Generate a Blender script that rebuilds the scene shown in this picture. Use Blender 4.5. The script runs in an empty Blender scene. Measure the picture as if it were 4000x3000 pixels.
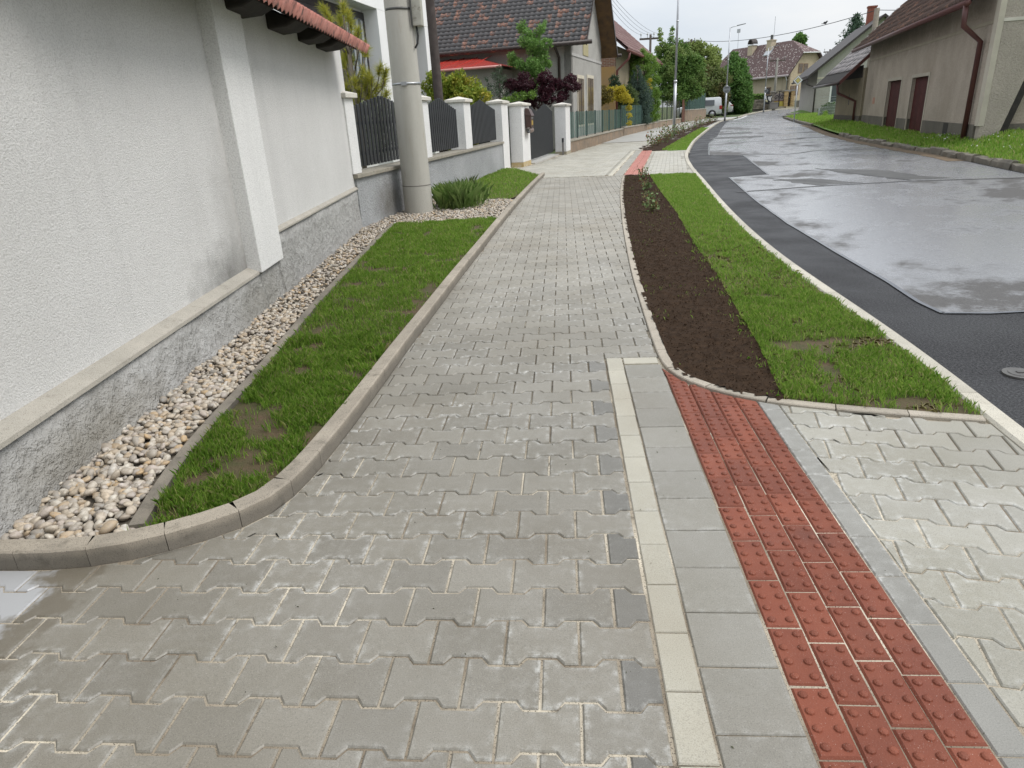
import bpy, math, random
import numpy as np
from mathutils import Vector, Matrix, noise as mnoise
random.seed(7); rng = np.random.default_rng(7)
scene = bpy.context.scene
col = scene.collection
# ---------------------------------------------------------------- camera
CAM_H = 1.36
FPX = 2633.5                       # focal length in pixels of a 4000 px wide frame
def _basis():
    a = np.array([196., -1057.]); b = np.array([370., 6630.])
    dy = np.array([a[0] / FPX, -a[1] / FPX, -1.]); dn = np.array([b[0] / FPX, -b[1] / FPX, -1.])
    up = -dn / np.linalg.norm(dn); dy -= up * (dy @ up); dy /= np.linalg.norm(dy)
    return np.array([np.cross(dy, up), dy, up])
RW = _basis()                      # rows: world axes seen from the camera
cam_d = bpy.data.cameras.new('camera'); cam = bpy.data.objects.new('camera', cam_d); col.objects.link(cam)
cam_d.sensor_width = 36.0; cam_d.lens = FPX / 4000 * 36.0; cam_d.clip_start = 0.05; cam_d.clip_end = 3000
m = Matrix([list(RW[i]) + [0.0] for i in range(3)] + [[0, 0, 0, 1]]); m.translation = (0, 0, CAM_H); cam.matrix_world = m
scene.camera = cam
# ---------------------------------------------------------------- sky, sun, exposure (overcast, wet day)
SUN_EL, SUN_AZ = math.radians(50), math.radians(98)     # azimuth clockwise from +Y
world = bpy.data.worlds.new('World'); scene.world = world; world.use_nodes = True
wt = world.node_tree; wt.nodes.clear()
def WN(t, **k):
    n = wt.nodes.new(t)
    for a, b in k.items(): setattr(n, a, b)
    return n
sky = WN('ShaderNodeTexSky', sky_type='NISHITA', sun_disc=False, sun_elevation=SUN_EL, sun_rotation=SUN_AZ, air_density=1.0, dust_density=4.0)
skys = WN('ShaderNodeVectorMath', operation='SCALE'); skys.inputs['Scale'].default_value = 0.10
wt.links.new(sky.outputs[0], skys.inputs[0])
tc = WN('ShaderNodeTexCoord'); mp = WN('ShaderNodeMapping'); mp.inputs['Scale'].default_value = (1.0, 1.0, 2.6)
nz = WN('ShaderNodeTexNoise'); nz.inputs['Scale'].default_value = 2.2; nz.inputs['Detail'].default_value = 6; nz.inputs['Roughness'].default_value = .55
wt.links.new(tc.outputs['Generated'], mp.inputs[0]); wt.links.new(mp.outputs[0], nz.inputs['Vector'])
cr = WN('ShaderNodeValToRGB'); cr.color_ramp.elements[0].position = .38; cr.color_ramp.elements[1].position = .66
cr.color_ramp.elements[0].color = (.62, .67, .73, 1); cr.color_ramp.elements[1].color = (.78, .79, .80, 1)
wt.links.new(nz.outputs[0], cr.inputs[0])
mx = WN('ShaderNodeMix', data_type='RGBA'); mx.inputs[0].default_value = .88
wt.links.new(skys.outputs[0], mx.inputs[6]); wt.links.new(cr.outputs[0], mx.inputs[7])
# overcast luminance: brighter overhead than at the horizon
sx = WN('ShaderNodeSeparateXYZ'); wt.links.new(tc.outputs['Generated'], sx.inputs[0]); mr = WN('ShaderNodeMapRange'); mr.inputs[1].default_value = .1; mr.inputs[2].default_value = .9; mr.inputs[3].default_value = 1.0; mr.inputs[4].default_value = 1.75; wt.links.new(sx.outputs[2], mr.inputs[0])
bg = WN('ShaderNodeBackground'); wt.links.new(mr.outputs[0], bg.inputs[1]); wo = WN('ShaderNodeOutputWorld')
wt.links.new(mx.outputs[2], bg.inputs[0]); wt.links.new(bg.outputs[0], wo.inputs[0])
sl = bpy.data.lights.new('sun', 'SUN'); sl.energy = 1.5; sl.angle = math.radians(25); sl.color = (1, .97, .93)
so = bpy.data.objects.new('sun', sl); col.objects.link(so)
sd = Vector((math.sin(SUN_AZ) * math.cos(SUN_EL), math.cos(SUN_AZ) * math.cos(SUN_EL), math.sin(SUN_EL)))
so.rotation_euler = sd.to_track_quat('Z', 'Y').to_euler()
vs = scene.view_settings; vs.view_transform = 'Standard'; vs.look = 'None'; vs.exposure = 0.36; vs.gamma = 1.0; vs.use_curve_mapping = False
scene.render.resolution_x, scene.render.resolution_y = 1024, 768
# ---------------------------------------------------------------- survey: photo pixel (4000x3000) -> place in the world
def ray(px, py): return RW @ np.array([(px - 2000) / FPX, -(py - 1500) / FPX, -1.])
def atY(px, py, Y):
    d = ray(px, py); t = Y / d[1]; return (d[0] * t, Y, d[2] * t + CAM_H)
def atZ(px, py, z=0.):
    d = ray(px, py); t = (z - CAM_H) / d[2]; return (d[0] * t, d[1] * t, z)
def on_wall(px, py, A, U):         # vertical plane through A along direction U -> (along, height)
    d = ray(px, py); n = np.array([-U[1], U[0]]); t = (n @ np.array(A[:2])) / (n @ d[:2]); q = d * t
    return ((q[0] - A[0]) * U[0] + (q[1] - A[1]) * U[1], q[2] + CAM_H)
def gz(y): return float(np.interp(y, [0, 35, 60, 85, 110, 160], [0, 0, .15, .3, .8, 1.6]))
# ---------------------------------------------------------------- materials
MATS = {}
class NT:
    def __init__(s, name):
        s.m = bpy.data.materials.new(name); s.m.use_nodes = True; s.t = s.m.node_tree; s.t.nodes.clear()
    def n(s, t, ins=None, **k):
        n = s.t.nodes.new(t)
        for a, b in k.items(): setattr(n, a, b)
        for a, b in (ins or {}).items():
            if isinstance(b, bpy.types.NodeSocket): s.t.links.new(b, n.inputs[a])
            else: n.inputs[a].default_value = b
        return n
    def pos(s): return s.n('ShaderNodeNewGeometry').outputs['Position']
    def noise(s, scale, detail=4, rough=.55, vec=None, out=0):
        return s.n('ShaderNodeTexNoise', {'Vector': vec or s.pos(), 'Scale': scale, 'Detail': detail, 'Roughness': rough}).outputs[out]
    def ramp(s, fac, p0, p1, c0=(0, 0, 0, 1), c1=(1, 1, 1, 1)):
        r = s.n('ShaderNodeValToRGB', {0: fac}); e = r.color_ramp.elements
        e[0].position, e[1].position = p0, p1; e[0].color, e[1].color = c4(c0), c4(c1); return r.outputs[0]
    def mix(s, fac, a, b, blend='MIX'):
        return s.n('ShaderNodeMix', {0: fac, 6: c4(a), 7: c4(b)}, data_type='RGBA', blend_type=blend).outputs[2]
    def math(s, op, a, b=0., c=0.): return s.n('ShaderNodeMath', {0: a, 1: b, 2: c}, operation=op).outputs[0]
    def rnd(s):
        a = s.n('ShaderNodeObjectInfo').outputs['Random']; b = s.n('ShaderNodeNewGeometry').outputs['Random Per Island']
        return s.math('FRACT', s.math('ADD', a, b))
    def bump(s, h, strength=.5, dist=.01, normal=None):
        d = {'Height': h, 'Strength': strength, 'Distance': dist}
        if normal: d['Normal'] = normal
        return s.n('ShaderNodeBump', d).outputs[0]
    def out(s, base, rough=.8, normal=None, **k):
        d = {'Base Color': c4(base), 'Roughness': rough}
        if normal: d['Normal'] = normal
        d.update(k); p = s.n('ShaderNodeBsdfPrincipled', d)
        s.n('ShaderNodeOutputMaterial', {0: p.outputs[0]}); return s.m
def c4(c): return c if isinstance(c, bpy.types.NodeSocket) else (tuple(c) + (1.,))[:4] if isinstance(c, (tuple, list)) else c
def mat(name, c1, c2=None, sc=3., rough=.85, bs=None, bd=.01, bstr=.5, isl=0., met=0., dirt=None, spec=.4):
    if name in MATS: return MATS[name]
    t = NT(name); c2 = c2 or tuple(v * .8 for v in c1)
    b = t.mix(t.ramp(t.noise(sc), .3, .7), c1, c2)
    if dirt: b = t.mix(t.ramp(t.noise(dirt[1], 6, .7), dirt[2], dirt[2] + .2), b, dirt[0])
    if isl:
        v = t.math('MULTIPLY_ADD', t.rnd(), isl, 1 - isl / 2)
        b = t.n('ShaderNodeVectorMath', {0: b, 'Scale': v}, operation='SCALE').outputs[0]
    nrm = t.bump(t.noise(bs, 3, .6), bstr, bd) if bs else None
    MATS[name] = t.out(b, rough, nrm, Metallic=met, **{'Specular IOR Level': spec}); return MATS[name]
def leafmat(name, c1, c2, tr=.35, c3=None, sc=1.2):
    if name in MATS: return MATS[name]
    g_ = 1.0 if 'purple' in name or 'privet' in name or 'grass' in name or 'golden' in name else 1.3
    c1, c2, c3 = [tuple(v * g_ for v in c) if c else None for c in (c1, c2, c3)]
    t = NT(name); r = t.rnd()
    b = t.mix(r, c1, c2)
    if 'grass' in name: b = t.mix(t.math('GREATER_THAN', t.math('FRACT', t.math('MULTIPLY', r, 7.31)), .88), b, (.42, .42, .17)); b = t.mix(t.math('MULTIPLY', t.ramp(t.noise(2.6, 4), .4, .7), .2), b, (.08, .20, .02))
    if c3: b = t.mix(t.ramp(t.noise(sc, 3), .5, .62), b, c3)
    d = t.n('ShaderNodeBsdfPrincipled', {'Base Color': b, 'Roughness': .55, 'Specular IOR Level': .3})
    l = t.n('ShaderNodeBsdfTranslucent', {'Color': b})
    x = t.n('ShaderNodeMixShader', {0: tr, 1: d.outputs[0], 2: l.outputs[0]})
    t.n('ShaderNodeOutputMaterial', {0: x.outputs[0]}); MATS[name] = t.m; return t.m
# ---------------------------------------------------------------- mesh helpers
class MB:
    def __init__(s): s.v, s.f = [], []
    def add(s, vs, fs):
        o = len(s.v); s.v += [tuple(v) for v in vs]; s.f += [tuple(i + o for i in f) for f in fs]; return s
    def box(s, x0, x1, y0, y1, z0, z1):
        return s.add([(x0, y0, z0), (x1, y0, z0), (x1, y1, z0), (x0, y1, z0), (x0, y0, z1), (x1, y0, z1), (x1, y1, z1), (x0, y1, z1)],
                     [(3, 2, 1, 0), (4, 5, 6, 7), (0, 1, 5, 4), (1, 2, 6, 5), (2, 3, 7, 6), (3, 0, 4, 7)])
    def quad(s, a, b, c, d): return s.add([a, b, c, d], [(0, 1, 2, 3)])
    def prism(s, base, top):       # two matching loops
        n = len(base)
        return s.add(list(base) + list(top), [tuple(range(n - 1, -1, -1)), tuple(range(n, 2 * n))] + [(i, (i + 1) % n, n + (i + 1) % n, n + i) for i in range(n)])
    def poly(s, p2, z0, z1): return s.prism([(x, y, z0) for x, y in p2], [(x, y, z1) for x, y in p2])
    def slab(s, pts, d):           # polygon (3-D) thickened by vector d
        return s.prism(pts, [tuple(np.array(p) + np.array(d)) for p in pts])
    def tube(s, path, r, seg=8, cap=True):
        P = [Vector(p) for p in path]; rr = r if isinstance(r, (list, tuple)) else [r] * len(P); o = len(s.v); up = Vector((0, 0, 1))
        t0 = (P[1] - P[0]).normalized(); a = t0.cross(up)
        if a.length < 1e-3: a = t0.cross(Vector((1, 0, 0)))
        a.normalize()
        for i, p in enumerate(P):
            t = (P[min(i + 1, len(P) - 1)] - P[max(i - 1, 0)]).normalized(); a = (a - t * a.dot(t)).normalized(); b = t.cross(a)
            for k in range(seg):
                q = 2 * math.pi * k / seg; s.v.append(tuple(p + (a * math.cos(q) + b * math.sin(q)) * rr[i]))
        for i in range(len(P) - 1):
            for k in range(seg):
                k2 = (k + 1) % seg; s.f.append((o + i * seg + k, o + i * seg + k2, o + (i + 1) * seg + k2, o + (i + 1) * seg + k))
        if cap:
            s.f.append(tuple(o + k for k in range(seg - 1, -1, -1))); s.f.append(tuple(o + (len(P) - 1) * seg + k for k in range(seg)))
        return s
    def build(s, name, mt, parent=None, smooth=False, bevel=0.):
        me = bpy.data.meshes.new(name); me.from_pydata(s.v, [], s.f); me.validate()
        if smooth: me.polygons.foreach_set('use_smooth', [True] * len(me.polygons))
        return link(name, me, mt, parent, bevel)
def link(name, me, mt, parent=None, bevel=0.):
    if mt and not me.materials: me.materials.append(mt)
    o = bpy.data.objects.new(name, me); col.objects.link(o)
    if parent: o.parent = parent
    if bevel: b = o.modifiers.new('bevel', 'BEVEL'); b.width = bevel; b.segments = 2; b.limit_method = 'ANGLE'
    return o
def tag(o, label=None, cat=None, group=None, kind=None):
    for k, v in (('label', label), ('category', cat), ('group', group), ('kind', kind)):
        if v: o[k] = v
    return o
def root(name, label, cat, loc=(0, 0, 0), rz=0., group=None):
    o = bpy.data.objects.new(name, None); o.empty_display_size = .2; col.objects.link(o); o.location = loc; o.rotation_euler = (0, 0, rz)
    return tag(o, label, cat, group)
def struct(name, loc=(0, 0, 0)):
    o = bpy.data.objects.new(name, None); col.objects.link(o); o.location = loc; o['kind'] = 'structure'; return o
def copy_tree(o, parent=None):
    c = o.copy(); col.objects.link(c); c.parent = parent
    for ch in list(o.children): copy_tree(ch, c)
    return c
def np_mesh(name, V, F, smooth=False):     # V (n,3), F (m,k) constant k
    me = bpy.data.meshes.new(name); V = np.ascontiguousarray(V, dtype=np.float32); F = np.ascontiguousarray(F, dtype=np.int32); k = F.shape[1]
    me.vertices.add(len(V)); me.vertices.foreach_set('co', V.ravel()); me.loops.add(F.size); me.loops.foreach_set('vertex_index', F.ravel())
    me.polygons.add(len(F)); me.polygons.foreach_set('loop_start', np.arange(0, F.size, k, dtype=np.int32))
    if smooth: me.polygons.foreach_set('use_smooth', np.ones(len(F), dtype=bool))
    me.update(calc_edges=True); return me
def unit(a): return a / np.maximum(np.linalg.norm(a, axis=-1, keepdims=True), 1e-9)
def leaf_mesh(name, P, size, aspect=.5, up=None, mixup=0., droop=0.):     # one folded rhombus per point
    n = len(P); a = unit(rng.normal(size=(n, 3)))
    if up is not None: a = unit(a * (1 - mixup) + np.asarray(up) * mixup)
    a[:, 2] -= droop; a = unit(a)
    b = unit(np.cross(a, rng.normal(size=(n, 3)))); c = np.cross(a, b); s = np.asarray(size).reshape(-1, 1) * np.ones((n, 1))
    w = s * aspect * .5
    V = np.stack([P, P + a * s * .45 + b * w + c * s * .08, P + a * s, P + a * s * .45 - b * w + c * s * .08], 1).reshape(-1, 3)
    i = np.arange(n)[:, None] * 4
    return np_mesh(name, V, np.concatenate([i + [[0, 1, 2, 3]]], 0))
def blade_mesh(name, P, hgt, wid, lean=.5):           # grass: one bent blade per point, 5 vertices
    n = len(P); q = rng.uniform(0, 6.283, n); d = np.stack([np.cos(q), np.sin(q), np.zeros(n)], 1); s = np.stack([-np.sin(q), np.cos(q), np.zeros(n)], 1)
    h_ = np.asarray(hgt).reshape(-1, 1); w_ = np.asarray(wid).reshape(-1, 1) * np.ones((n, 1)); l = rng.uniform(.1, 1, (n, 1)) * lean * h_; z = np.array([[0, 0, 1.]])
    m_ = P + z * h_ * .6 + d * l * .35; t_ = P + z * h_ * np.sqrt(np.maximum(.1, 1 - (l / h_) ** 2 * .5)) + d * l
    V = np.stack([P - s * w_ / 2, P + s * w_ / 2, m_ + s * w_ * .4, t_, m_ - s * w_ * .4], 1).reshape(-1, 3)
    return np_mesh(name, V, np.arange(n * 5).reshape(n, 5))
def in_poly(P, poly):
    x, y = P[:, 0], P[:, 1]; r = np.zeros(len(P), bool); j = len(poly) - 1
    for i in range(len(poly)):
        xi, yi = poly[i]; xj, yj = poly[j]
        r ^= ((yi > y) != (yj > y)) & (x < (xj - xi) * (y - yi) / (yj - yi + 1e-12) + xi); j = i
    return r
def scatter(poly, n):
    p = np.array(poly); lo, hi = p.min(0), p.max(0); out = np.zeros((0, 2)); tries = 0
    while len(out) < n and tries < 60:
        q = rng.uniform(lo, hi, (n * 2, 2)); out = np.concatenate([out, q[in_poly(q, poly)]]); tries += 1
    return out[:n]
def vnoise(P, sc, seed=0.):        # smooth value noise per point, about 0..1
    return np.array([mnoise.noise((p[0] * sc + seed, p[1] * sc, seed)) * .5 + .5 for p in P])
def resample(line, step):
    L = np.array(line, float); d = np.r_[0, np.cumsum(np.linalg.norm(np.diff(L, axis=0), axis=1))]
    n = max(2, int(round(d[-1] / step)) + 1); t = np.linspace(0, d[-1], n)
    return np.stack([np.interp(t, d, L[:, k]) for k in range(L.shape[1])], 1)
def smooth_line(line, it=2):       # Chaikin
    L = np.array(line, float)
    for _ in range(it):
        q = L[:-1] * .75 + L[1:] * .25; r = L[:-1] * .25 + L[1:] * .75; m_ = np.empty((2 * len(q), 2)); m_[0::2] = q; m_[1::2] = r; L = np.vstack([L[:1], m_, L[-1:]])
    return L
def offset(L, d):                  # + = to the left of travel
    t = np.gradient(L, axis=0); t = unit(t); return L + np.stack([-t[:, 1], t[:, 0]], 1) * d
# ================================================================ SETTING
def paver_mat(name, c1, c2, tint, eff=.55, isl=.22, rough=.8):
    t = NT(name); p = t.pos(); r = t.rnd()
    b = t.mix(t.ramp(t.noise(2.2, 4), .35, .68), c1, c2); b = t.mix(t.math('MULTIPLY', t.ramp(t.noise(.9, 3), .5, .75), .7), b, tint)
    b = t.n('ShaderNodeVectorMath', {0: b, 'Scale': t.math('MULTIPLY_ADD', r, isl, 1 - isl / 2)}, operation='SCALE').outputs[0]
    yy_ = t.n('ShaderNodeSeparateXYZ', {0: p}).outputs[1]; dk = t.math('ADD', t.math('MULTIPLY', yy_, .14), t.math('MULTIPLY_ADD', t.noise(.8, 4), .5, -.5)); b = t.n('ShaderNodeVectorMath', {0: b, 'Scale': t.math('MULTIPLY_ADD', t.ramp(dk, .25, .8), .34, 1.0)}, operation='SCALE').outputs[0]     # grazing sky sheen up the walk painted in as a lighter colour
    e = t.n('ShaderNodeAttribute', attribute_name='edge').outputs['Fac']
    blot = t.ramp(t.noise(26, 5, .7), .46, .72); amt = t.math('MULTIPLY', blot, t.math('MULTIPLY_ADD', e, 1.0, .22))
    amt = t.math('MULTIPLY', amt, t.ramp(t.noise(1.3, 2), .36, .62)); amt = t.math('MULTIPLY', amt, eff * 1.35)
    b = t.mix(amt, b, (.60, .60, .57))
    g = t.noise(300, 3, .75); b = t.mix(t.ramp(g, .30, .50), t.mix(.5, b, (.05, .048, .04)), b); b = t.mix(t.math('MULTIPLY', t.ramp(g, .62, .7), .35), b, (.6, .58, .53))
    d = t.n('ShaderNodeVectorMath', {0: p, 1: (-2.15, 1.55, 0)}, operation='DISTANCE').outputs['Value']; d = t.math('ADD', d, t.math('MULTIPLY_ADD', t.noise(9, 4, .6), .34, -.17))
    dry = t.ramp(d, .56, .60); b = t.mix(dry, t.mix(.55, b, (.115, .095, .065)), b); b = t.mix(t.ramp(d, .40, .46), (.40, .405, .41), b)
    damp = t.ramp(t.noise(1.6, 4), .35, .65, (.40,) * 3, (.55,) * 3); rg = t.mix(dry, (.3,) * 3, damp)
    gr = t.noise(230, 3, .7); nrm = t.bump(gr, t.math('MULTIPLY_ADD', dry, .33, .02), .0025)
    MATS[name] = t.out(b, rg, nrm, **{'Specular IOR Level': .55}); return MATS[name]
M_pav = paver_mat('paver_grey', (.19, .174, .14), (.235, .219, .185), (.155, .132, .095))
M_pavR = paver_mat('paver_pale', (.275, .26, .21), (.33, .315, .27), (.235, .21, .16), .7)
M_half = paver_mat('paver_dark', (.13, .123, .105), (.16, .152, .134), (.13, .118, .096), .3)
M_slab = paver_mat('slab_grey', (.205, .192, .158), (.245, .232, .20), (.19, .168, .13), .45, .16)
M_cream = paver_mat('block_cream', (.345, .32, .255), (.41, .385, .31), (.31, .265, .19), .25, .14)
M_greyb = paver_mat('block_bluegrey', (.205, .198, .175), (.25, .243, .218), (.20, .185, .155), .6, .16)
def red_mat():
    t = NT('tactile_red'); b = t.mix(t.ramp(t.noise(5), .35, .7), (.165, .046, .025), (.21, .063, .035))
    b = t.mix(t.ramp(t.noise(1.6, 4, .6), .6, .8), b, (.095, .04, .03))
    b = t.n('ShaderNodeVectorMath', {0: b, 'Scale': t.math('MULTIPLY_ADD', t.rnd(), .26, .87)}, operation='SCALE').outputs[0]
    b = t.mix(t.ramp(t.noise(380, 2), .68, .74), b, (.5, .36, .3)); b = t.mix(t.ramp(t.noise(300, 2), .24, .3), (.09, .04, .03), b)
    MATS['red'] = t.out(b, t.ramp(t.noise(2.5), .35, .65, (.5,) * 3, (.7,) * 3), t.bump(t.noise(200, 3), .5, .003), **{'Specular IOR Level': .3}); return MATS['red']
M_red = red_mat()
def sand_mat():
    t = NT('joint_sand'); b = t.mix(t.ramp(t.noise(1.5, 4), .42, .66), (.22, .18, .13), (.70, .63, .50)); b = t.mix(t.ramp(t.noise(260, 2), .36, .42), (.10, .085, .065), b)
    b = t.mix(t.ramp(t.noise(7, 5, .7), .33, .40), (.12, .10, .075), b); return t.out(b, .95, t.bump(t.noise(300, 2), .8, .004))
M_sand = sand_mat()
def conc_mat(name, c1, c2, dirtc=(.12, .11, .09), sc=4.):
    t = NT(name); b = t.mix(t.ramp(t.noise(sc, 5, .65), .32, .7), c1, c2); b = t.mix(t.ramp(t.noise(sc * 2.3, 6, .75), .56, .72), b, dirtc)
    b = t.mix(t.ramp(t.noise(340, 2), .33, .42), (.09, .085, .075), b)
    if name == 'edging_concrete': zz_ = t.n('ShaderNodeSeparateXYZ', {0: t.pos()}).outputs[2]; b = t.mix(t.ramp(t.math('ADD', zz_, t.math('MULTIPLY_ADD', t.noise(7, 4), .06, -.03)), .035, .075), t.mix(.6, b, (.07, .065, .055)), b)  # darker towards the base: the kerb's shaded face painted into the colour
    b = t.n('ShaderNodeVectorMath', {0: b, 'Scale': t.math('MULTIPLY_ADD', t.rnd(), .2, .9)}, operation='SCALE').outputs[0]
    MATS[name] = t.out(b, .85, t.bump(t.noise(150, 4, .7), .5, .003)); return MATS[name]
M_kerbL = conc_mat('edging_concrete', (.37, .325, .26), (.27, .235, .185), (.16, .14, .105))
M_kerbE = conc_mat('edging_flush', (.40, .355, .29), (.31, .275, .22), (.24, .20, .15))
M_kerbS = conc_mat('kerb_concrete', (.50, .47, .395), (.42, .39, .32), (.34, .31, .25))
M_kerbO = conc_mat('kerb_old', (.19, .165, .13), (.10, .09, .07), (.05, .05, .035), 2.)
def soil_mat():
    t = NT('soil'); b = t.mix(t.ramp(t.noise(30, 5, .7), .3, .7), (.020, .012, .007), (.056, .034, .020)); b = t.mix(t.ramp(t.noise(160, 2), .66, .72), b, (.11, .075, .05))
    MATS['soil'] = t.out(b, .9, t.bump(t.noise(90, 5, .7), .9, .012), **{'Specular IOR Level': .1}); return MATS['soil']
M_soil = soil_mat()
M_lawn = mat('lawn_soil', (.10, .065, .038), (.06, .06, .022), 9, .95, 60, .012, .9)
M_grass = leafmat('grass_blade', (.13, .28, .025), (.33, .47, .085), .45)
M_grass2 = leafmat('grass_bright', (.145, .30, .03), (.35, .49, .10), .45)
M_turf = mat('turf_far', (.10, .19, .03), (.15, .24, .055), 1.5, .95, 20, .03, .6)
M_ground = mat('ground_far', (.07, .11, .035), (.10, .12, .05), .2, .95)
def asphalt_new():
    t = NT('asphalt_new'); n_ = t.noise(75, 4, .8); b = t.mix(t.ramp(n_, .42, .72), (.005, .005, .006), (.10, .10, .105))
    rg = t.ramp(t.noise(1.2, 4), .4, .65, (.5,) * 3, (.75,) * 3)
    MATS['asphalt_new'] = t.out(b, rg, t.bump(n_, 1., .009), **{'Specular IOR Level': .3}); return MATS['asphalt_new']
M_asN = asphalt_new()
def asphalt_wet():
    t = NT('asphalt_wet'); p = t.pos(); n_ = t.noise(110, 4, .75); b = t.mix(t.ramp(n_, .32, .72), (.19, .195, .205), (.37, .375, .39))
    w = t.math('ADD', t.math('MULTIPLY', t.noise(.33, 5, .6), .62), t.math('MULTIPLY', t.noise(2.6, 7, .75), .38)); wet = t.ramp(w, .425, .525)
    fine = t.ramp(t.noise(26, 5, .75), .36, .5); wetf = t.math('MULTIPLY', wet, t.math('MULTIPLY_ADD', fine, .3, .7))
    b = t.mix(wetf, t.mix(t.ramp(n_, .32, .72), (.055, .053, .051), (.14, .135, .13)), b)
    rg = t.mix(wetf, (.62,) * 3, (.17,) * 3); sp_ = t.math('MULTIPLY_ADD', wetf, .75, .2)
    nb = t.bump(n_, .22, .004); nb = t.bump(t.noise(5, 3), .05, .02, nb)
    MATS['asphalt_wet'] = t.out(b, rg, nb, **{'Specular IOR Level': sp_}); return MATS['asphalt_wet']
M_asW = asphalt_wet()
M_tar = mat('tar_seam', (.035, .033, .032), (.055, .052, .05), 6, .5, 90, .004, .6)
M_patch = mat('asphalt_patch', (.05, .049, .047), (.085, .083, .079), 3, .55, 120, .004, .6)
M_sealant = mat('joint_sealant', (.10, .105, .12), (.14, .145, .16), 6, .22)
M_paint = mat('road_paint', (.62, .62, .60), (.5, .5, .48), 5, .5)
# ---- plan lines (metres; x right, y along the walk)
KL = smooth_line([(-3.4, 1.82), (-1.96, 1.79), (-1.69, 1.80), (-1.48, 1.865), (-1.26, 2.0), (-1.14, 2.13), (-1.095, 2.28), (-1.07, 2.5), (-1.055, 2.8), (-1.04, 3.3), (-1.025, 4.1), (-1.0, 4.9), (-.97, 6.1), (-.93, 7.1), (-.86, 9.2), (-.77, 11.3), (-.62, 14.2), (-.45, 16.9)], 2)
KLi = offset(KL, .082)
EO = smooth_line([(1.83, 2.83), (1.45, 2.925), (1.21, 2.995), (1.01, 3.07), (.88, 3.14), (.76, 3.235), (.66, 3.345), (.59, 3.46), (.545, 3.6), (.53, 3.8), (.535, 4.25), (.555, 5.04), (.585, 6.06), (.65, 7.33), (.735, 8.87), (.92, 11.6), (1.04, 13.07), (1.32, 15.9)], 2)
EI = offset(EO, -.058)
KO = smooth_line([(1.80, 0.2), (1.87, 1.5), (1.93, 2.6), (1.965, 3.1), (2.0, 3.7), (2.02, 4.4), (2.03, 5.5), (2.05, 6.5), (2.14, 8), (2.33, 10.07), (2.56, 12.2), (2.8, 14.3), (3.05, 16.8), (3.6, 21), (4.26, 24.5), (5.94, 32.6), (9.0, 45.), (11.8, 56.), (13.4, 61.5), (15.2, 65.), (20.6, 81.5), (24.3, 90.), (27.5, 93.4), (32, 94.4), (60, 97)], 2)
KI = offset(KO, .10)
FEN = [(-2.83, 9.0), (-2.42, 12.4), (-1.62, 19.1), (-1.45, 20.2), (-.9, 21.1), (.25, 26.1), (1.05, 29.14), (3.6, 41.), (6.15, 49.4), (10.2, 61.3), (13.8, 70.2)]
RK = smooth_line([(8.05, 12.0), (8.55, 14.6), (9.1, 17.4), (9.5, 20.4), (10.0, 24.0), (10.9, 29.0), (12.3, 35.0), (13.8, 41.), (14.5, 45), (16.2, 53), (17.6, 59.2)], 2)
def line_x(L, y): return float(np.interp(y, L[:, 1], L[:, 0]))
def sub(L, y0, y1): return [tuple(p) for p in L if y0 <= p[1] <= y1]
def sheet(name, left, right, mt, dz, ys=None, kind='structure', parent=None):      # strip between two (x,y)-lines, follows the land
    ys = ys if ys is not None else np.r_[np.arange(.2, 30, 1.), np.arange(30, 200, 2.5)]
    V, F = [], []
    for y in ys:
        xl, xr = left(y), right(y)
        for k in range(5): V.append((xl + (xr - xl) * k / 4, y, gz(y) + dz))
    for i in range(len(ys) - 1):
        for k in range(4): a = i * 5 + k; F.append((a, a + 1, a + 6, a + 5))
    me = bpy.data.meshes.new(name); me.from_pydata(V, [], F); o = link(name, me, mt, parent)
    if kind: o['kind'] = kind
    return o
# ---- ground to the horizon
sheet('ground', lambda y: -900, lambda y: 900, M_ground, -.14, np.r_[-40, -5, np.arange(0, 170, 5.), 250, 500, 1500])
# ---- road
RKX = np.r_[RK, [(19.5, 66), (24, 74), (36, 84)]]
road = sheet('road', lambda y: line_x(KO, min(y, 96)) - .02, lambda y: max(line_x(RKX, y) + .02, line_x(KO, min(y, 96)) + .5), M_asN, -.08, np.r_[np.arange(-.5, 30, .75), np.arange(30, 70, 1.5), np.arange(70, 98.1, 1.)])
q = 1.059
OLD = [(2.62, 4.76), (2.60, 5.1), (2.66, 5.7), (2.69, 6.58), (2.75, 7.65), (2.80, 8.8), (3.02, 11.2), (3.48, 15.1), (4.35, 15.36), (5.33, 21.5), (4.48, 22.3), (5.9, 29.5), (7.6, 36.), (9.7, 45), (12.4, 56), (13.9, 61.)]
oldL = np.array(OLD)
def oldx(y):
    return 2.66 if y < 4.76 else float(np.interp(y, oldL[:, 1], oldL[:, 0])) if y < 61 else line_x(KO, min(y, 96)) + .3
sheet('old_asphalt', oldx, lambda y: max(line_x(RKX, y) - .05, oldx(y) + .2), M_asW, -.076, np.r_[4.75, np.sort(np.r_[oldL[1:, 1], np.arange(5, 96, 1.)])], None, road)
def strip(name, line, w, mt, z, parent, kind=None):
    L = np.array(line, float); a, b = offset(L, w / 2), offset(L, -w / 2); mb = MB()
    for i in range(len(L) - 1): mb.quad((*b[i], gz(b[i][1]) + z), (*b[i + 1], gz(b[i + 1][1]) + z), (*a[i + 1], gz(a[i + 1][1]) + z), (*a[i], gz(a[i][1]) + z))
    o = mb.build(name, mt, parent)
    if kind: o['kind'] = kind
    return o
def wob(pts, amp, step=.3):
    L = resample(pts, step); return L + np.array([[mnoise.noise((p[0] * 2, p[1] * 2, 3.)), mnoise.noise((p[0] * 2, p[1] * 2, 9.))] for p in L]) * amp
z_ = -.0725
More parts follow.
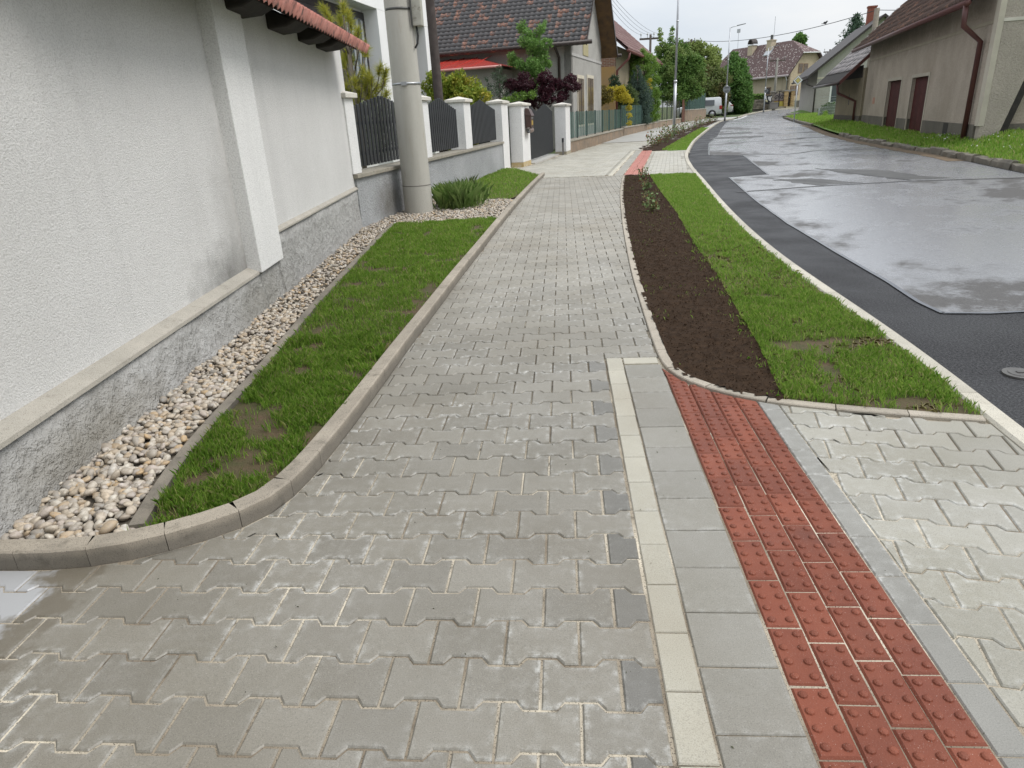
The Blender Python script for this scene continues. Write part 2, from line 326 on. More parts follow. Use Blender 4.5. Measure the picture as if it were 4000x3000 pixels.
strip('tar_seam', wob([(3.0, 12.4), (4.4, 12.75), (6.0, 12.9), (8.1, 12.6)], .05), .11, M_tar, z_, road)
strip('tar_seam', wob([(3.9, 14.9), (4.9, 13.2)], .04), .05, M_tar, z_ + .001, road)
strip('tar_seam', wob([(5.6, 16.2), (6.2, 13.0)], .05), .05, M_tar, z_ + .001, road)
strip('tar_seam', wob([(5.3, 22.0), (6.5, 21.), (7.6, 22.), (9.3, 21.5)], .2), .12, M_tar, z_, road)
strip('tar_seam', wob([(6.1, 30.), (8, 29.), (10.5, 30.)], .3), .09, M_tar, z_, road)
strip('joint_sealant', wob(OLD[:8], .006, .15), .035, M_sealant, z_ + .0012, road)
strip('joint_sealant', wob([(2.62, 4.76), (2.75, 4.71), (3.2, 4.74), (4.2, 4.85), (8, 5.1)], .006), .03, M_sealant, z_ + .0012, road)
strip('joint_sealant', wob(OLD[8:13], .008, .2), .05, M_sealant, z_ + .0012, road)
for i, pl in enumerate([[(4.15, 14.3), (4.9, 14.1), (5.3, 12.95), (4.5, 12.9)], [(5.6, 16.), (6.6, 15.2), (6.9, 13.1), (6.1, 13.1)], [(6.7, 33.), (8.9, 32.6), (9.2, 34.), (6.9, 34.6)], [(7.9, 37.), (9.6, 37.), (9.9, 38.6), (8.2, 38.8)]]):
    L = np.array(wob(pl + [pl[0]], .16, .07))[:-1]; L = L + np.array([[mnoise.noise((a * 9, b_ * 9, 1.)), mnoise.noise((a * 9, b_ * 9, 5.))] for a, b_ in L]) * .07; mb = MB(); mb.add([(x, y, gz(y) - .0738) for x, y in L], [tuple(range(len(L)))]); mb.build('asphalt_patch', M_patch, road)
strip('road_edge_line', [(14.3, 62.), (16.3, 67.5), (18.8, 75.5)], .25, M_paint, -.0735, road)
mb = MB(); c = np.array(atZ(3985, 1462, -.078)); n = 24
ring = lambda r, z: [(c[0] + r * math.cos(2 * math.pi * k / n), c[1] + r * math.sin(2 * math.pi * k / n), z) for k in range(n)]
mb.prism(ring(.085, -.079), ring(.085, -.069)); mb.prism(ring(.06, -.0688), ring(.057, -.065)); mb.box(c[0] - .02, c[0] + .02, c[1] - .012, c[1] + .012, -.0648, -.061)
tag(mb.build('valve_cover', mat('cast_iron', (.16, .155, .145), (.11, .105, .10), 20, .5, 80, .002, .6, met=.6)), 'small round cast iron valve cover set in the dark new asphalt', 'cover')
# ---- pavement bedding
pvL = lambda y: -3.6 if y < 9 else line_x(np.array(FEN), y) - .3
pavement = sheet('pavement', pvL, lambda y: line_x(KO, y) - .03, M_sand, 0., np.arange(-.2, 34.1, .5))
for v in pavement.data.vertices: v.co.z = float(np.interp(v.co.y, [2.2, 3.6], [-.005, -.013]))     # joints are less filled further up the walk
M_pavfar = mat('pavement_far', (.34, .335, .31), (.40, .395, .37), .8, .7, 30, .004, .3)
sheet('pavement', lambda y: line_x(np.array(FEN), y) - .2, lambda y: line_x(KO, y) - .05, M_pavfar, -.001, np.arange(33., 70.1, 1.))
# ---- pavers
PX, PY = .204, .1457
H1, H0 = .0859, .0599
def inset(poly, d):
    n = len(poly); P = [np.array(p) for p in poly]; out = []
    for i in range(n):
        a, b, c_ = P[i - 1], P[i], P[(i + 1) % n]; e1, e2 = b - a, c_ - b; e1 = e1 / (np.linalg.norm(e1) + 1e-9); e2 = e2 / (np.linalg.norm(e2) + 1e-9)
        n1, n2 = np.array([-e1[1], e1[0]]), np.array([-e2[1], e2[0]]); m_ = n1 + n2; k = m_ @ m_
        out.append(b + (m_ * (2 * d / k) if k > .3 else n1 * d))
    return out
def area(p): return .5 * abs(sum(p[i - 1][0] * p[i][1] - p[i][0] * p[i - 1][1] for i in range(len(p))))
def thin(p): return 2 * area(p) / sum(math.hypot(p[i][0] - p[i - 1][0], p[i][1] - p[i - 1][1]) for i in range(len(p))) < .010
def stone_data(poly, ch=.004, ring=.02, depth=.03):       # one stone, top at z = 0, chamfered; returns verts, faces, edge values
    n = len(poly); V, E = [], []; pe = sum(math.hypot(poly[i][0] - poly[i - 1][0], poly[i][1] - poly[i - 1][1]) for i in range(n)); wmin = 2 * area(poly) / pe; ch = min(ch, wmin * .2); ring = min(ring, wmin * .45)
    for d, z, e in ((0, -depth, 1), (0, -ch, 1), (ch, 0, 1), (ring, 0, 0)):
        q_ = inset(poly, d) if d else poly
        if d and any((q_[i][0] - q_[i - 1][0]) * (poly[i][0] - poly[i - 1][0]) + (q_[i][1] - q_[i - 1][1]) * (poly[i][1] - poly[i - 1][1]) <= 0 for i in range(n)):
            m_ = np.mean(poly, axis=0); k_ = min(.6, d / max(wmin, .004)); q_ = [np.array(p) * (1 - k_) + m_ * k_ for p in poly]
        V += [(p[0], p[1], z) for p in q_]; E += [e] * n
    F = [tuple(range(3 * n, 4 * n))]
    for r in range(3): F += [(r * n + i, r * n + (i + 1) % n, (r + 1) * n + (i + 1) % n, (r + 1) * n + i) for i in range(n)]
    return V, F, E
def stone_mesh(name, poly, mt, **k):
    V, F, E = stone_data(poly, **k); me = bpy.data.meshes.new(name); me.from_pydata(V, [], F); a = me.attributes.new('edge', 'FLOAT', 'POINT'); a.data.foreach_set('value', E); me.materials.append(mt); return me
def bone(x0=-1., x1=1., g=.0034):                         # x0,x1 in half lengths: full stone -1..1
    a = PX / 2
    def prof(x): ax = abs(x); return H1 if ax >= .061 else H0 if ax <= .041 else H0 + (H1 - H0) * (ax - .041) / .02
    xs = sorted({x0 * a + g, x1 * a - g} | {v for v in (-.061, -.041, .041, .061) if x0 * a + g < v < x1 * a - g})
    return [(x, -prof(x) + g) for x in xs] + [(x, prof(x) - g) for x in reversed(xs)]
def clip(poly, a, b):                                     # keep what lies left of a->b
    out = []; n = len(poly); f = lambda p: (b[0] - a[0]) * (p[1] - a[1]) - (b[1] - a[1]) * (p[0] - a[0])
    for i in range(n):
        p, q_ = poly[i], poly[(i + 1) % n]; fp, fq = f(p), f(q_)
        if fp >= 0: out.append(p)
        if (fp > 0) != (fq > 0) and fp != fq: t = fp / (fp - fq); out.append((p[0] + (q_[0] - p[0]) * t, p[1] + (q_[1] - p[1]) * t))
    r = []
    for p in out:
        if not r or math.hypot(p[0] - r[-1][0], p[1] - r[-1][1]) > .004: r.append(p)
    if len(r) > 2 and math.hypot(r[0][0] - r[-1][0], r[0][1] - r[-1][1]) < .004: r.pop()
    return r
def area(p): return .5 * abs(sum(p[i - 1][0] * p[i][1] - p[i][0] * p[i - 1][1] for i in range(len(p))))
def cut(poly, bounds, g=.003):                            # bounds: (polyline, side) side +1 keep left of travel
    for L, s in bounds:
        c_ = np.mean(poly, axis=0); d = np.linalg.norm(L - c_, axis=1)
        if d.min() > .6: continue
        i = min(max(int(d.argmin()), 0), len(L) - 2); i = i - 1 if i > 0 and d[i - 1] < d[i + 1] else i
        a, b = L[i], L[i + 1]; t = (b - a) / (np.linalg.norm(b - a) + 1e-9); nrm = np.array([-t[1], t[0]]) * s * g
        a, b = a + nrm, b + nrm; poly = clip(poly, a, b) if s > 0 else clip(poly, b, a)
        if len(poly) < 3: return None
    return poly
STONES = []                                               # (distance, polygon, material, name, whole?)
FULL = bone(); HALFR = bone(-1., 0.); AF = area(FULL)
def tr(poly, x, y, r=0.): c_, s_ = math.cos(r), math.sin(r); return [(x + p[0] * c_ - p[1] * s_, y + p[0] * s_ + p[1] * c_) for p in poly]
VL = lambda x: np.array([(x, -3.), (x, 3.78)])
for r in range(-13, 98):
    yc = 2.058 + r * PY; j0 = .2175 if r % 2 == 0 else .1165
    dense = yc < 3.74
    for k in range(-20, 9):
        xc = j0 - PX / 2 + k * PX
        if yc > 16.1 - xc * .15: continue
        if dense and xc > .23: continue
        if xc < line_x(KL[KL[:, 1].argsort()], yc) - .3 and yc > 1.9: continue
        if not dense and xc > line_x(EO[6:], yc) + .15: continue
        half = dense and r % 2 != 0 and k == 1
        if half: STONES.append((math.hypot(xc, yc), [(p[0] + .002, p[1]) for p in tr(HALFR, xc, yc)], M_half, 'half_paver', None)); continue
        if dense and k > (0 if r % 2 == 0 else 0): continue
        B = []
        if yc > 1.5 and xc < -.6: B.append((KL, -1))
        if not dense and yc < 15.9: B.append((EO, 1))
        p0 = tr(FULL, xc, yc); p1 = cut(p0, B) if B else p0
        if not dense and p1 is not None and yc < 3.9: p1 = [(x, max(y, 3.805)) for x, y in p1] if xc > .22 else p1
        if p1 is None or area(p1) < .03 * AF or thin(p1): continue
        whole = abs(area(p1) - AF) < 1e-5
        STONES.append((math.hypot(xc, yc), p1, M_pav, 'paver' if whole else 'cut_paver', (xc, yc, 0.) if whole else None))
# right-hand field, rows turned towards the street kerb
A2 = math.radians(-10.8); ca, sa = math.cos(A2), math.sin(A2)
for r in range(-16, 14):
    for k in range(-4, 9):
        u, w = (k + (.5 if r % 2 else 0)) * PX, r * PY; xc, yc = 1.12 + u * ca - w * sa, 2.30 + u * sa + w * ca
        if not (.93 < xc < 2.05 and -.2 < yc < 3.15): continue
        p1 = cut(tr(FULL, xc, yc, A2), [(resample([(1.012, -5.), (1.012, 5.)], .1), -1), (KI, 1), (EO, 1)])
        if p1 is None or area(p1) < .02 * AF or thin(p1): continue
        whole = abs(area(p1) - AF) < 1e-5
        STONES.append((math.hypot(xc, yc), p1, M_pavR, 'paver' if whole else 'cut_paver', (xc, yc, A2) if whole else None))
# forecourt by the gate and the crossing, rows turned with the street
A3 = math.radians(-8.6); ca, sa = math.cos(A3), math.sin(A3); red0, red1 = np.array([1.33, 15.95]), np.array([2.80, 25.6]); rdir = unit(red1 - red0); rn = np.array([rdir[1], -rdir[0]])
court = [(-.5, 16.4), (1.2, 16.02), (2.86, 15.6), (3.0, 17.), (3.5, 21.), (4.15, 24.), (4.6, 26.8), (5.7, 32.3), (1.9, 32.6), (.9, 28.9), (.1, 25.5), (-.9, 20.6), (-1.4, 19.4), (-.9, 17.6)]
for r in range(-120, 120):
    for k in range(-40, 60):
        u, w = (k + (.5 if r % 2 else 0)) * PX, r * PY; xc, yc = 1. + u * ca - w * sa, 20. + u * sa + w * ca
        if not in_poly(np.array([[xc, yc]]), court)[0]: continue
        s_ = (np.array([xc, yc]) - red0) @ rn; l_ = (np.array([xc, yc]) - red0) @ rdir
        if -.37 < s_ < .42 and -.4 < l_ < 9.9: continue
        if yc > 24.5 and xc > 2.7 + (yc - 25.) * .22: continue
        STONES.append((math.hypot(xc, yc), tr(FULL, xc, yc, A3), M_pavR, 'paver', None))
pv_full = {id(M_pav): stone_mesh('paver', FULL, M_pav), id(M_pavR): stone_mesh('paver', FULL, M_pavR)}
BUD = {'paver': 292, 'cut_paver': 200, 'half_paver': 40}; rest = {}
for d, poly, mt, nm, whole in sorted(STONES, key=lambda s: s[0]):
    vis = -1.75 < poly[0][0] and poly[0][1] > .95 and (poly[0][0] < .35 + .65 * poly[0][1])
    if vis and BUD[nm] > 0:
        BUD[nm] -= 1
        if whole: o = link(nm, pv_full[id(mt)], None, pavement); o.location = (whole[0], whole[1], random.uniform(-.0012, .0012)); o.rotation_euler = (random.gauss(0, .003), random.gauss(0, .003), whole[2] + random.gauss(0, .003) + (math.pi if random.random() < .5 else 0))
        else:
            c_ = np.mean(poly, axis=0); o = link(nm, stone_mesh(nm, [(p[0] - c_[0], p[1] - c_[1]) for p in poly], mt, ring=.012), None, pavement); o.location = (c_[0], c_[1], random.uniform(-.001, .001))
    else:
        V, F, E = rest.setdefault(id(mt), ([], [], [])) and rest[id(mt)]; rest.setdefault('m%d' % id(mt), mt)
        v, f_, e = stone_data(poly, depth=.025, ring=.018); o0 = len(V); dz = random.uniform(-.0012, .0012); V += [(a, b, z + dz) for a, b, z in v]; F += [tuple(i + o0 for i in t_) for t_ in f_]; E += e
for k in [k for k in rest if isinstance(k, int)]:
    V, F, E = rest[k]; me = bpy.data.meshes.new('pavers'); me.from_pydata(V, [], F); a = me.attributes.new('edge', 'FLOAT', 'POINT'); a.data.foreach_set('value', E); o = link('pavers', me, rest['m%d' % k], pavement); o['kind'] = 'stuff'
# cream guide line, grey slabs, blue-grey border
def rect(w, l): return [(-w / 2, -l / 2), (w / 2, -l / 2), (w / 2, l / 2), (-w / 2, l / 2)]
def row(nm, mt, x0, x1, y0, y1, ln, g=.004, ph=0.):
    me = stone_mesh(nm, rect(x1 - x0 - g, ln - g), mt, ch=.003, ring=.018)
    y = y1 - ln / 2 - ph
    while y > y0: o = link(nm, me, None, pavement); o.location = ((x0 + x1) / 2 + random.uniform(-.001, .001), y, random.uniform(-.0008, .0012)); o.rotation_euler = (0, 0, random.choice((0, math.pi)) + random.gauss(0, .004)); y -= ln
row('guide_block', M_cream, .224, .3185, .3, 3.80, .2077)
row('slab', M_slab, .3215, .530, .3, 3.675, .2077)
for i, x in enumerate((.42,)):
    o = link('guide_block', stone_mesh('guide_block', rect(.196, .098), M_cream, ch=.003), None, pavement); o.location = (.4225, 3.745, 0)
# blue-grey border, cut at its top by the kerb
y = 3.115
for i in range(14):
    p1 = cut(tr(rect(.086, .204), .966, y), [(EO, 1)])
    if p1 is not None and len(p1) > 2 and area(p1) > .002:
        c_ = np.mean(p1, axis=0); o = link('border_block', stone_mesh('border_block', [(a - c_[0], b - c_[1]) for a, b in p1], M_greyb, ring=.012), None, pavement); o.location = (*c_, 0)
    y -= .2077
# red tactile tiles with eight studs
def tile_mesh(nm, w=.0935, l=.2035, studs=True, poly=None):
    V, F, E = stone_data(poly or rect(w, l), ch=.006, ring=.012); mb = MB(); mb.add(V, F)
    for i in range(2):
        for j in range(4):
            cx, cy = (i - .5) * w * .52, (j - 1.5) * l * .245
            if poly is not None and not in_poly(np.array([[cx, cy]]), inset(poly, .012))[0]: continue
            rings = [[(cx + r_ * math.cos(k * math.pi / 4), cy + r_ * math.sin(k * math.pi / 4), z) for k in range(8)] for r_, z in ((.0125, -.0005), (.0105, .004), (.006, .0066))]
            n0 = len(mb.v); mb.v += rings[0] + rings[1] + rings[2] + [(cx, cy, .0074)]
            for a in range(2): mb.f += [(n0 + a * 8 + k, n0 + a * 8 + (k + 1) % 8, n0 + a * 8 + 8 + (k + 1) % 8, n0 + a * 8 + 8 + k) for k in range(8)]
            mb.f += [(n0 + 16 + k, n0 + 16 + (k + 1) % 8, n0 + 24) for k in range(8)]
    me = bpy.data.meshes.new(nm); me.from_pydata(mb.v, [], mb.f); me.materials.append(M_red); return me
tm = tile_mesh('tactile_tile')
for c_i in range(4):
    xc = .5345 + .0967 * (c_i + .5); y = 3.62 - (0, .055, .118, .165)[c_i] + .1
    for j in range(17):
        p0 = tr(rect(.0935, .2035), xc, y); p1 = cut(p0, [(EO, 1)])
        if p1 is not None and len(p1) > 2 and area(p1) > .0025:
            if abs(area(p1) - .0935 * .2035) < 1e-5: o = link('tactile_tile', tm, None, pavement)
            else: o = link('tactile_tile', tile_mesh('tactile_tile', poly=[(a - xc, b - y) for a, b in p1]), None, pavement)
            o.location = (xc + random.uniform(-.001, .001), y, random.uniform(0, .0015)); o.rotation_euler = (random.gauss(0, .004), random.gauss(0, .004), random.gauss(0, .006))
        y -= .2077
# ribbed red strip and cream line at the far crossing
def rib_tile():
    mb = MB(); V, F, E = stone_data(rect(.17, .196)); mb.add(V, F)
    for i in range(3): x = (i - 1) * .055; mb.prism([(x - .016, -.09, -.001), (x + .016, -.09, -.001), (x + .016, .09, -.001), (x - .016, .09, -.001)], [(x - .009, -.086, .006), (x + .009, -.086, .006), (x + .009, .086, .006), (x - .009, .086, .006)])
    me = bpy.data.meshes.new('ribbed_tile'); me.from_pydata(mb.v, [], mb.f); me.materials.append(mat('tactile_red_far', (.36, .13, .10), (.44, .19, .15), 3, .6, isl=.2)); return me
rt = rib_tile(); ang = math.atan2(-rdir[0], rdir[1])
for i in range(2):
    for j in range(47):
        p = red0 + rdir * (.1 + j * .2) + rn * (.10 + i * .18); o = link('ribbed_tile', rt, None, pavement); o.location = (*p, 0); o.rotation_euler = (0, 0, ang)
cb = stone_mesh('guide_block', rect(.096, .196), M_cream); sb = stone_mesh('slab', rect(.2, .196), M_slab)
for j in range(48):
    for me, off in ((cb, -.29), (sb, -.11)):
        p = red0 + rdir * (.1 + j * .2) + rn * off; o = link(me.name.split('.')[0], me, None, pavement); o.location = (*p, 0); o.rotation_euler = (0, 0, ang)
# ---- kerbs: every stone its own piece
def kerb(name, L, width, z0, z1, step, mt, y_lo=-9, ch=.008, jig=0., gap=.004, ground=True, rough_=0.):
    k_ = struct(name); L = resample(L, .02); d = np.r_[0, np.cumsum(np.linalg.norm(np.diff(L, axis=0), axis=1))]; s0 = 0.
    while s0 < d[-1] - .05:
        yy = float(np.interp(s0, d, L[:, 1])); st = step(yy) if callable(step) else step
        s1 = min(s0 + st, d[-1]); t = np.linspace(s0 + gap / 2, s1 - gap / 2, max(2, int(st / .09) + 1) if st < .5 else 5)
        C = np.stack([np.interp(t, d, L[:, 0]), np.interp(t, d, L[:, 1])], 1); N = offset(C, 1.) - C; g = gz(yy) if ground else 0; dz = random.uniform(-jig, jig); dx = random.uniform(-jig, jig)
        prof = [(0, z0), (0, z1 - ch), (ch, z1), (width - ch, z1), (width, z1 - ch), (width, z0)]; mb = MB(); n_ = len(prof)
        for i in range(len(C)):
            for a, b in prof:
                r_ = rough_; mb.v.append((C[i][0] + N[i][0] * (a + dx) + random.uniform(-r_, r_), C[i][1] + N[i][1] * (a + dx) + random.uniform(-r_, r_), b + g + dz + random.uniform(-r_, r_)))
        for i in range(len(C) - 1): mb.f += [(i * n_ + j, (i + 1) * n_ + j, (i + 1) * n_ + j + 1, i * n_ + j + 1) for j in range(n_ - 1)]
        mb.f += [tuple(range(n_)), tuple(reversed(range((len(C) - 1) * n_, len(C) * n_)))]
        mb.build('kerb_stone', mt, k_); s0 = s1
    return k_
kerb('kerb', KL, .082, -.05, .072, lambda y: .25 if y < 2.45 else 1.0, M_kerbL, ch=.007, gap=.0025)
kerb('edging', EO[::-1], .058, -.05, .011, lambda y: .30 if y < 3.7 else .9, M_kerbE, ch=.005, ground=False) if False else kerb('edging', offset(EO, -.058), .058, -.05, .011, lambda y: .30 if y < 3.7 else .9, M_kerbE, ch=.005)
kerb('kerb', KO[KO[:, 1] < 66], .10, -.14, .014, .98, M_kerbS, ch=.012)
kerb('kerb', KO[(KO[:, 1] > 66)], .12, -.1, .06, 1.0, M_kerbS)
kerb('kerb', RK[RK[:, 1] < 30][::-1], .22, -.14, .055, 1.0, M_kerbO, ch=.03, jig=.03, gap=.05, rough_=.02)
kerb('kerb', RK[RK[:, 1] > 41][::-1], .22, -.10, .06, 1.1, M_kerbO, ch=.03, jig=.012, gap=.03, rough_=.01)
strip('dirt_edge', wob([tuple(p + np.array([-.12, 0])) for p in RK[(RK[:, 1] > 16) & (RK[:, 1] < 44)]], .1, .6), .45, mat('roadside_dirt', (.17, .12, .075), (.11, .085, .055), 2.5, .95, 40, .02, .8), -.071, road)
e2 = [(1.36, 15.83), (2.72, 15.45)]; kerb('edging', resample([(2.74, 15.42), (1.33, 15.88)], .1), .05, -.05, .011, .7, M_kerbE)
kerb('edging', resample([(2.80, 25.70), (3.3, 28.), (5.35, 37.5), (7.3, 44.), (10.2, 54.), (12.2, 60.)], .5), .06, -.05, .012, 1., M_kerbE)
# ---- left strip: gravel, thin edging, lawns
WL = lambda y: -1.87 - .0985 * y
EDG = [(-1.555, 1.99), (-1.61, 2.2), (-1.68, 2.52), (-1.735, 2.96), (-1.78, 3.5), (-1.86, 4.15), (-1.98, 5.1), (-2.12, 6.5), (-2.26, 8.), (-2.38, 9.5)]
ki = [tuple(p) for p in KLi if p[1] > 1.86]
def kis(y0, y1): return [p for p in ki if y0 <= p[1] <= y1 and p[0] > -1.62]
lawn1 = [(-1.53, 1.99)] + EDG[1:] + [(-1.02, 9.66)] + kis(1.9, 9.6)[::-1]
lawn1[1:len(EDG)] = [(x + .02, y) for x, y in EDG[1:]]
lawn2 = [(-.93, 11.98), (-1.6, 12.1), (-2.3, 13.4), (-1.68, 18.9), (-1.38, 19.2)] + kis(12., 16.6)[::-1]
gravelP = [(-1.62, 1.90)] + EDG + [(-1.02, 9.62)] + kis(9.7, 11.9) + [(-.95, 11.95), (-1.58, 12.05), (-2.25, 13.3), (-2.42, 12.4), (-2.75, 9.6), (WL(9) - .1, 9.), (WL(2) - .1, 1.9)]
def flat(name, poly, z, mt, kind='structure', parent=None):
    mb = MB(); mb.add([(x, y, z) for x, y in poly], [tuple(range(len(poly)))]); o = mb.build(name, mt, parent)
    me = o.data; import bmesh; bm = bmesh.new(); bm.from_mesh(me); bmesh.ops.triangulate(bm, faces=bm.faces); bmesh.ops.recalc_face_normals(bm, faces=bm.faces)
    if sum(f_.normal.z for f_ in bm.faces) < 0: bmesh.ops.reverse_faces(bm, faces=bm.faces)
    bm.to_mesh(me); bm.free()
    if kind: o['kind'] = kind
    return o
gravel = flat('gravel_bed', gravelP, .012, mat('gravel_dirt', (.10, .085, .065), (.16, .14, .11), 20, .95, 80, .01, .8))
flat('lawn', lawn1, .036, M_lawn); flat('lawn', lawn2, .036, M_lawn)
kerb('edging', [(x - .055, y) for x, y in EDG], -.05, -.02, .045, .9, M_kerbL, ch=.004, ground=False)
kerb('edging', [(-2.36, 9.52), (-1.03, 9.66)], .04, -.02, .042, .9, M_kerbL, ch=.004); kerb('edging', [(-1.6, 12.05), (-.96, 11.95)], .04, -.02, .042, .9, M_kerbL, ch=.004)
# pebbles
def pebble_mesh(i):
    me = bpy.data.meshes.new('pebble'); import bmesh; bm = bmesh.new(); bmesh.ops.create_icosphere(bm, subdivisions=2, radius=1.)
    for v in bm.verts:
        k = 1 + .28 * mnoise.noise(v.co * 1.1 + Vector((i * 7.1, 0, 0))); v.co = Vector((v.co.x * 1.15, v.co.y * .8, v.co.z * .58)) * k
    bm.to_mesh(me); bm.free(); me.polygons.foreach_set('use_smooth', [True] * len(me.polygons)); me.materials.append(M_peb); return me
def peb_mat():
    t = NT('pebble'); r = t.n('ShaderNodeValToRGB', {0: t.rnd()}); e = r.color_ramp.elements; e[0].position = 0; e[0].color = (.47, .42, .35, 1); e[1].position = 1; e[1].color = (.60, .58, .53, 1)
    for p, c_ in ((.18, (.62, .58, .50)), (.32, (.40, .29, .17)), (.42, (.55, .49, .40)), (.52, (.20, .195, .185)), (.6, (.58, .52, .44)), (.72, (.50, .33, .15)), (.8, (.30, .285, .265)), (.9, (.5, .43, .38))):
        x = e.new(p); x.color = c_ + (1,)
    b = t.mix(t.ramp(t.noise(45, 5, .7), .38, .7), r.outputs[0], (.30, .25, .19)); b = t.mix(.08, b, (.5, .45, .38))
    return t.out(b, .5, t.bump(t.noise(120, 3), .25, .003), **{'Specular IOR Level': .4})
M_peb = peb_mat(); pebs = [pebble_mesh(i) for i in range(6)]; pdat = []
for me in pebs:
    v = np.empty(len(me.vertices) * 3, np.float32); me.vertices.foreach_get('co', v); f_ = np.array([list(p.vertices) for p in me.polygons]); pdat.append((v.reshape(-1, 3), f_))
pts = np.concatenate([scatter(gravelP, 8600), scatter([p for p in clip(list(gravelP), (50, 5.), (-50, 5.))], 2000)]); pts = pts[(pts[:, 0] > np.array([WL(y) - .03 if y < 9.4 else -9 for y in pts[:, 1]])) & (pts[:, 1] < 13.2)]; edx = np.interp(pts[:, 1], [e[1] for e in EDG], [e[0] for e in EDG]); pts = pts[(pts[:, 1] > 9.45) | (pts[:, 1] < 2.0) | (pts[:, 0] < edx - .085)]
lay = rng.uniform(0, 1, len(pts)); rad = rng.uniform(.010, .021, len(pts)) * (1 + .35 * (rng.uniform(size=len(pts)) > .93)); rad *= np.where(pts[:, 1] < 3.5, 1.12, .95); zz = .012 + rad * .35 + lay * .026
order = np.argsort(np.hypot(pts[:, 0], pts[:, 1]) - lay * 1.6); Vs, Fs, no = [], [], 0
for n_, i in enumerate(order):
    e = (random.gauss(0, .35), random.gauss(0, .35), random.uniform(0, 6.28))
    if n_ < 296:
        o = link('pebble', random.choice(pebs), None, gravel); o.location = (*pts[i], zz[i]); o.scale = (rad[i],) * 3; o.rotation_euler = e
    else:
        v, f_ = pdat[random.randrange(6)]
        from mathutils import Euler
        Rm = np.array(Euler(e).to_matrix()) * rad[i]; Vs.append(v @ Rm.T + np.array([*pts[i], zz[i]])); Fs.append(f_ + no); no += len(v)
o = link('pebbles', np_mesh('pebbles', np.concatenate(Vs), np.concatenate(Fs), True), M_peb, gravel); o['kind'] = 'stuff'
# ---- right bed: soil and turf
SG = smooth_line([(1.045, 3.09), (1.07, 3.3), (1.12, 3.7), (1.15, 4.07), (1.18, 4.5), (1.27, 5.55), (1.32, 6.4), (1.35, 7.15), (1.45, 8.46), (1.55, 9.7), (1.68, 12.5), (1.88, 15.65)], 2)
EIb = offset(EO, -.058)
bedsoil = [tuple(p) for p in EIb if p[0] < 1.06 or p[1] > 3.3] + [tuple(p) for p in SG[::-1]]
kin = [tuple(p) for p in KI if 2.9 < p[1] < 15.4]
bedturf = [tuple(p) for p in SG] + [(2.68, 15.42)] + kin[::-1] + [tuple(p) for p in EIb if p[0] >= 1.06 and p[1] < 3.2]
def soil_sheet(name, poly, cell, amp, base=.006):
    p = np.array(poly); lo, hi = p.min(0), p.max(0); nx, ny = int((hi[0] - lo[0]) / cell) + 2, int((hi[1] - lo[1]) / cell) + 2
    X, Y = np.meshgrid(lo[0] + np.arange(nx) * cell, lo[1] + np.arange(ny) * cell); G_ = np.stack([X.ravel(), Y.ravel()], 1)
    zz = np.array([(mnoise.noise((a * 9, b * 9, 0)) * .5 + abs(mnoise.noise((a * 28, b * 28, 5))) * .7 + mnoise.noise((a * 60, b * 60, 2)) * .25) for a, b in G_]) * amp + base
    ins = in_poly(G_, poly).reshape(ny, nx); F = []
    for j in range(ny - 1):
        for i in range(nx - 1):
            if ins[j, i] or ins[j + 1, i + 1] or ins[j, i + 1] or ins[j + 1, i]: a = j * nx + i; F.append((a, a + 1, a + nx + 1, a + nx))
    return link(name, np_mesh(name, np.column_stack([G_, zz + np.array([gz(y) for y in G_[:, 1]])]), np.array(F), True), M_soil)
near = [(x, min(y, 8.5)) for x, y in bedsoil]; o = soil_sheet('soil_bed', bedsoil, .03, .028); o['kind'] = 'structure'
pts = scatter(bedsoil, 12000); r_ = rng.uniform(.0015, .006, len(pts)) * np.where(rng.uniform(size=len(pts)) > .97, 1.8, 1)
oct_v = np.array([[1, 0, 0], [-1, 0, 0], [0, 1, 0], [0, -1, 0], [0, 0, .8], [0, 0, -.8]]); oct_f = np.array([[0, 2, 4], [2, 1, 4], [1, 3, 4], [3, 0, 4], [2, 0, 5], [1, 2, 5], [3, 1, 5], [0, 3, 5]])
V = (oct_v[None] * r_[:, None, None] * rng.uniform(.6, 1.3, (len(pts), 6, 1)) + np.column_stack([pts, np.full(len(pts), .018)])[:, None]).reshape(-1, 3)
cl = link('soil_clods', np_mesh('soil_clods', V, (oct_f[None] + np.arange(len(pts))[:, None, None] * 6).reshape(-1, 3)), M_soil); tag(cl, 'dark crumbly clods of soil in the planting bed', 'soil', kind='stuff')
flat('turf', bedturf, .004, M_lawn)
def grass(name, poly, n, hmin, hmax, w, mt, label, zoff, bare=.0, lean=.7, seed=1., fade=None, zf=None):
    P = scatter(poly, n)
    if bare:
        k = vnoise(P, 3.2, seed) * .6 + vnoise(P, 9., seed + 4) * .4; keep = k > bare + rng.normal(0, .035, len(P)); P, k = P[keep], k[keep]
    d = np.hypot(P[:, 0], P[:, 1]); hh = rng.uniform(hmin, hmax, len(P)) * (.45 + 1.1 * vnoise(P, 5.5, seed + 9)); ww = w * np.maximum(1, d / 4.5)
    z = np.array([zf(x, y) for x, y in P]) if zf else np.array([gz(y) for y in P[:, 1]]) + zoff
    o = link(name, blade_mesh(name, np.column_stack([P, z]), hh, ww, lean), mt); return tag(o, label, 'grass', kind='stuff')
def part_poly(poly, y0, y1):
    p = clip(list(poly), (-50, y0), (50, y0)); return clip(p, (50, y1), (-50, y1))
grass('grass', part_poly(lawn1, 1.8, 4.2), 30000, .02, .055, .003, M_grass, 'dark green lawn grass between pebble strip and curved kerb', .036, .455, seed=2.)
grass('grass', part_poly(lawn1, 4.2, 9.7), 46000, .02, .05, .003, M_grass, 'short lawn grass along the white wall up to the concrete pole', .036, .42, seed=2.)
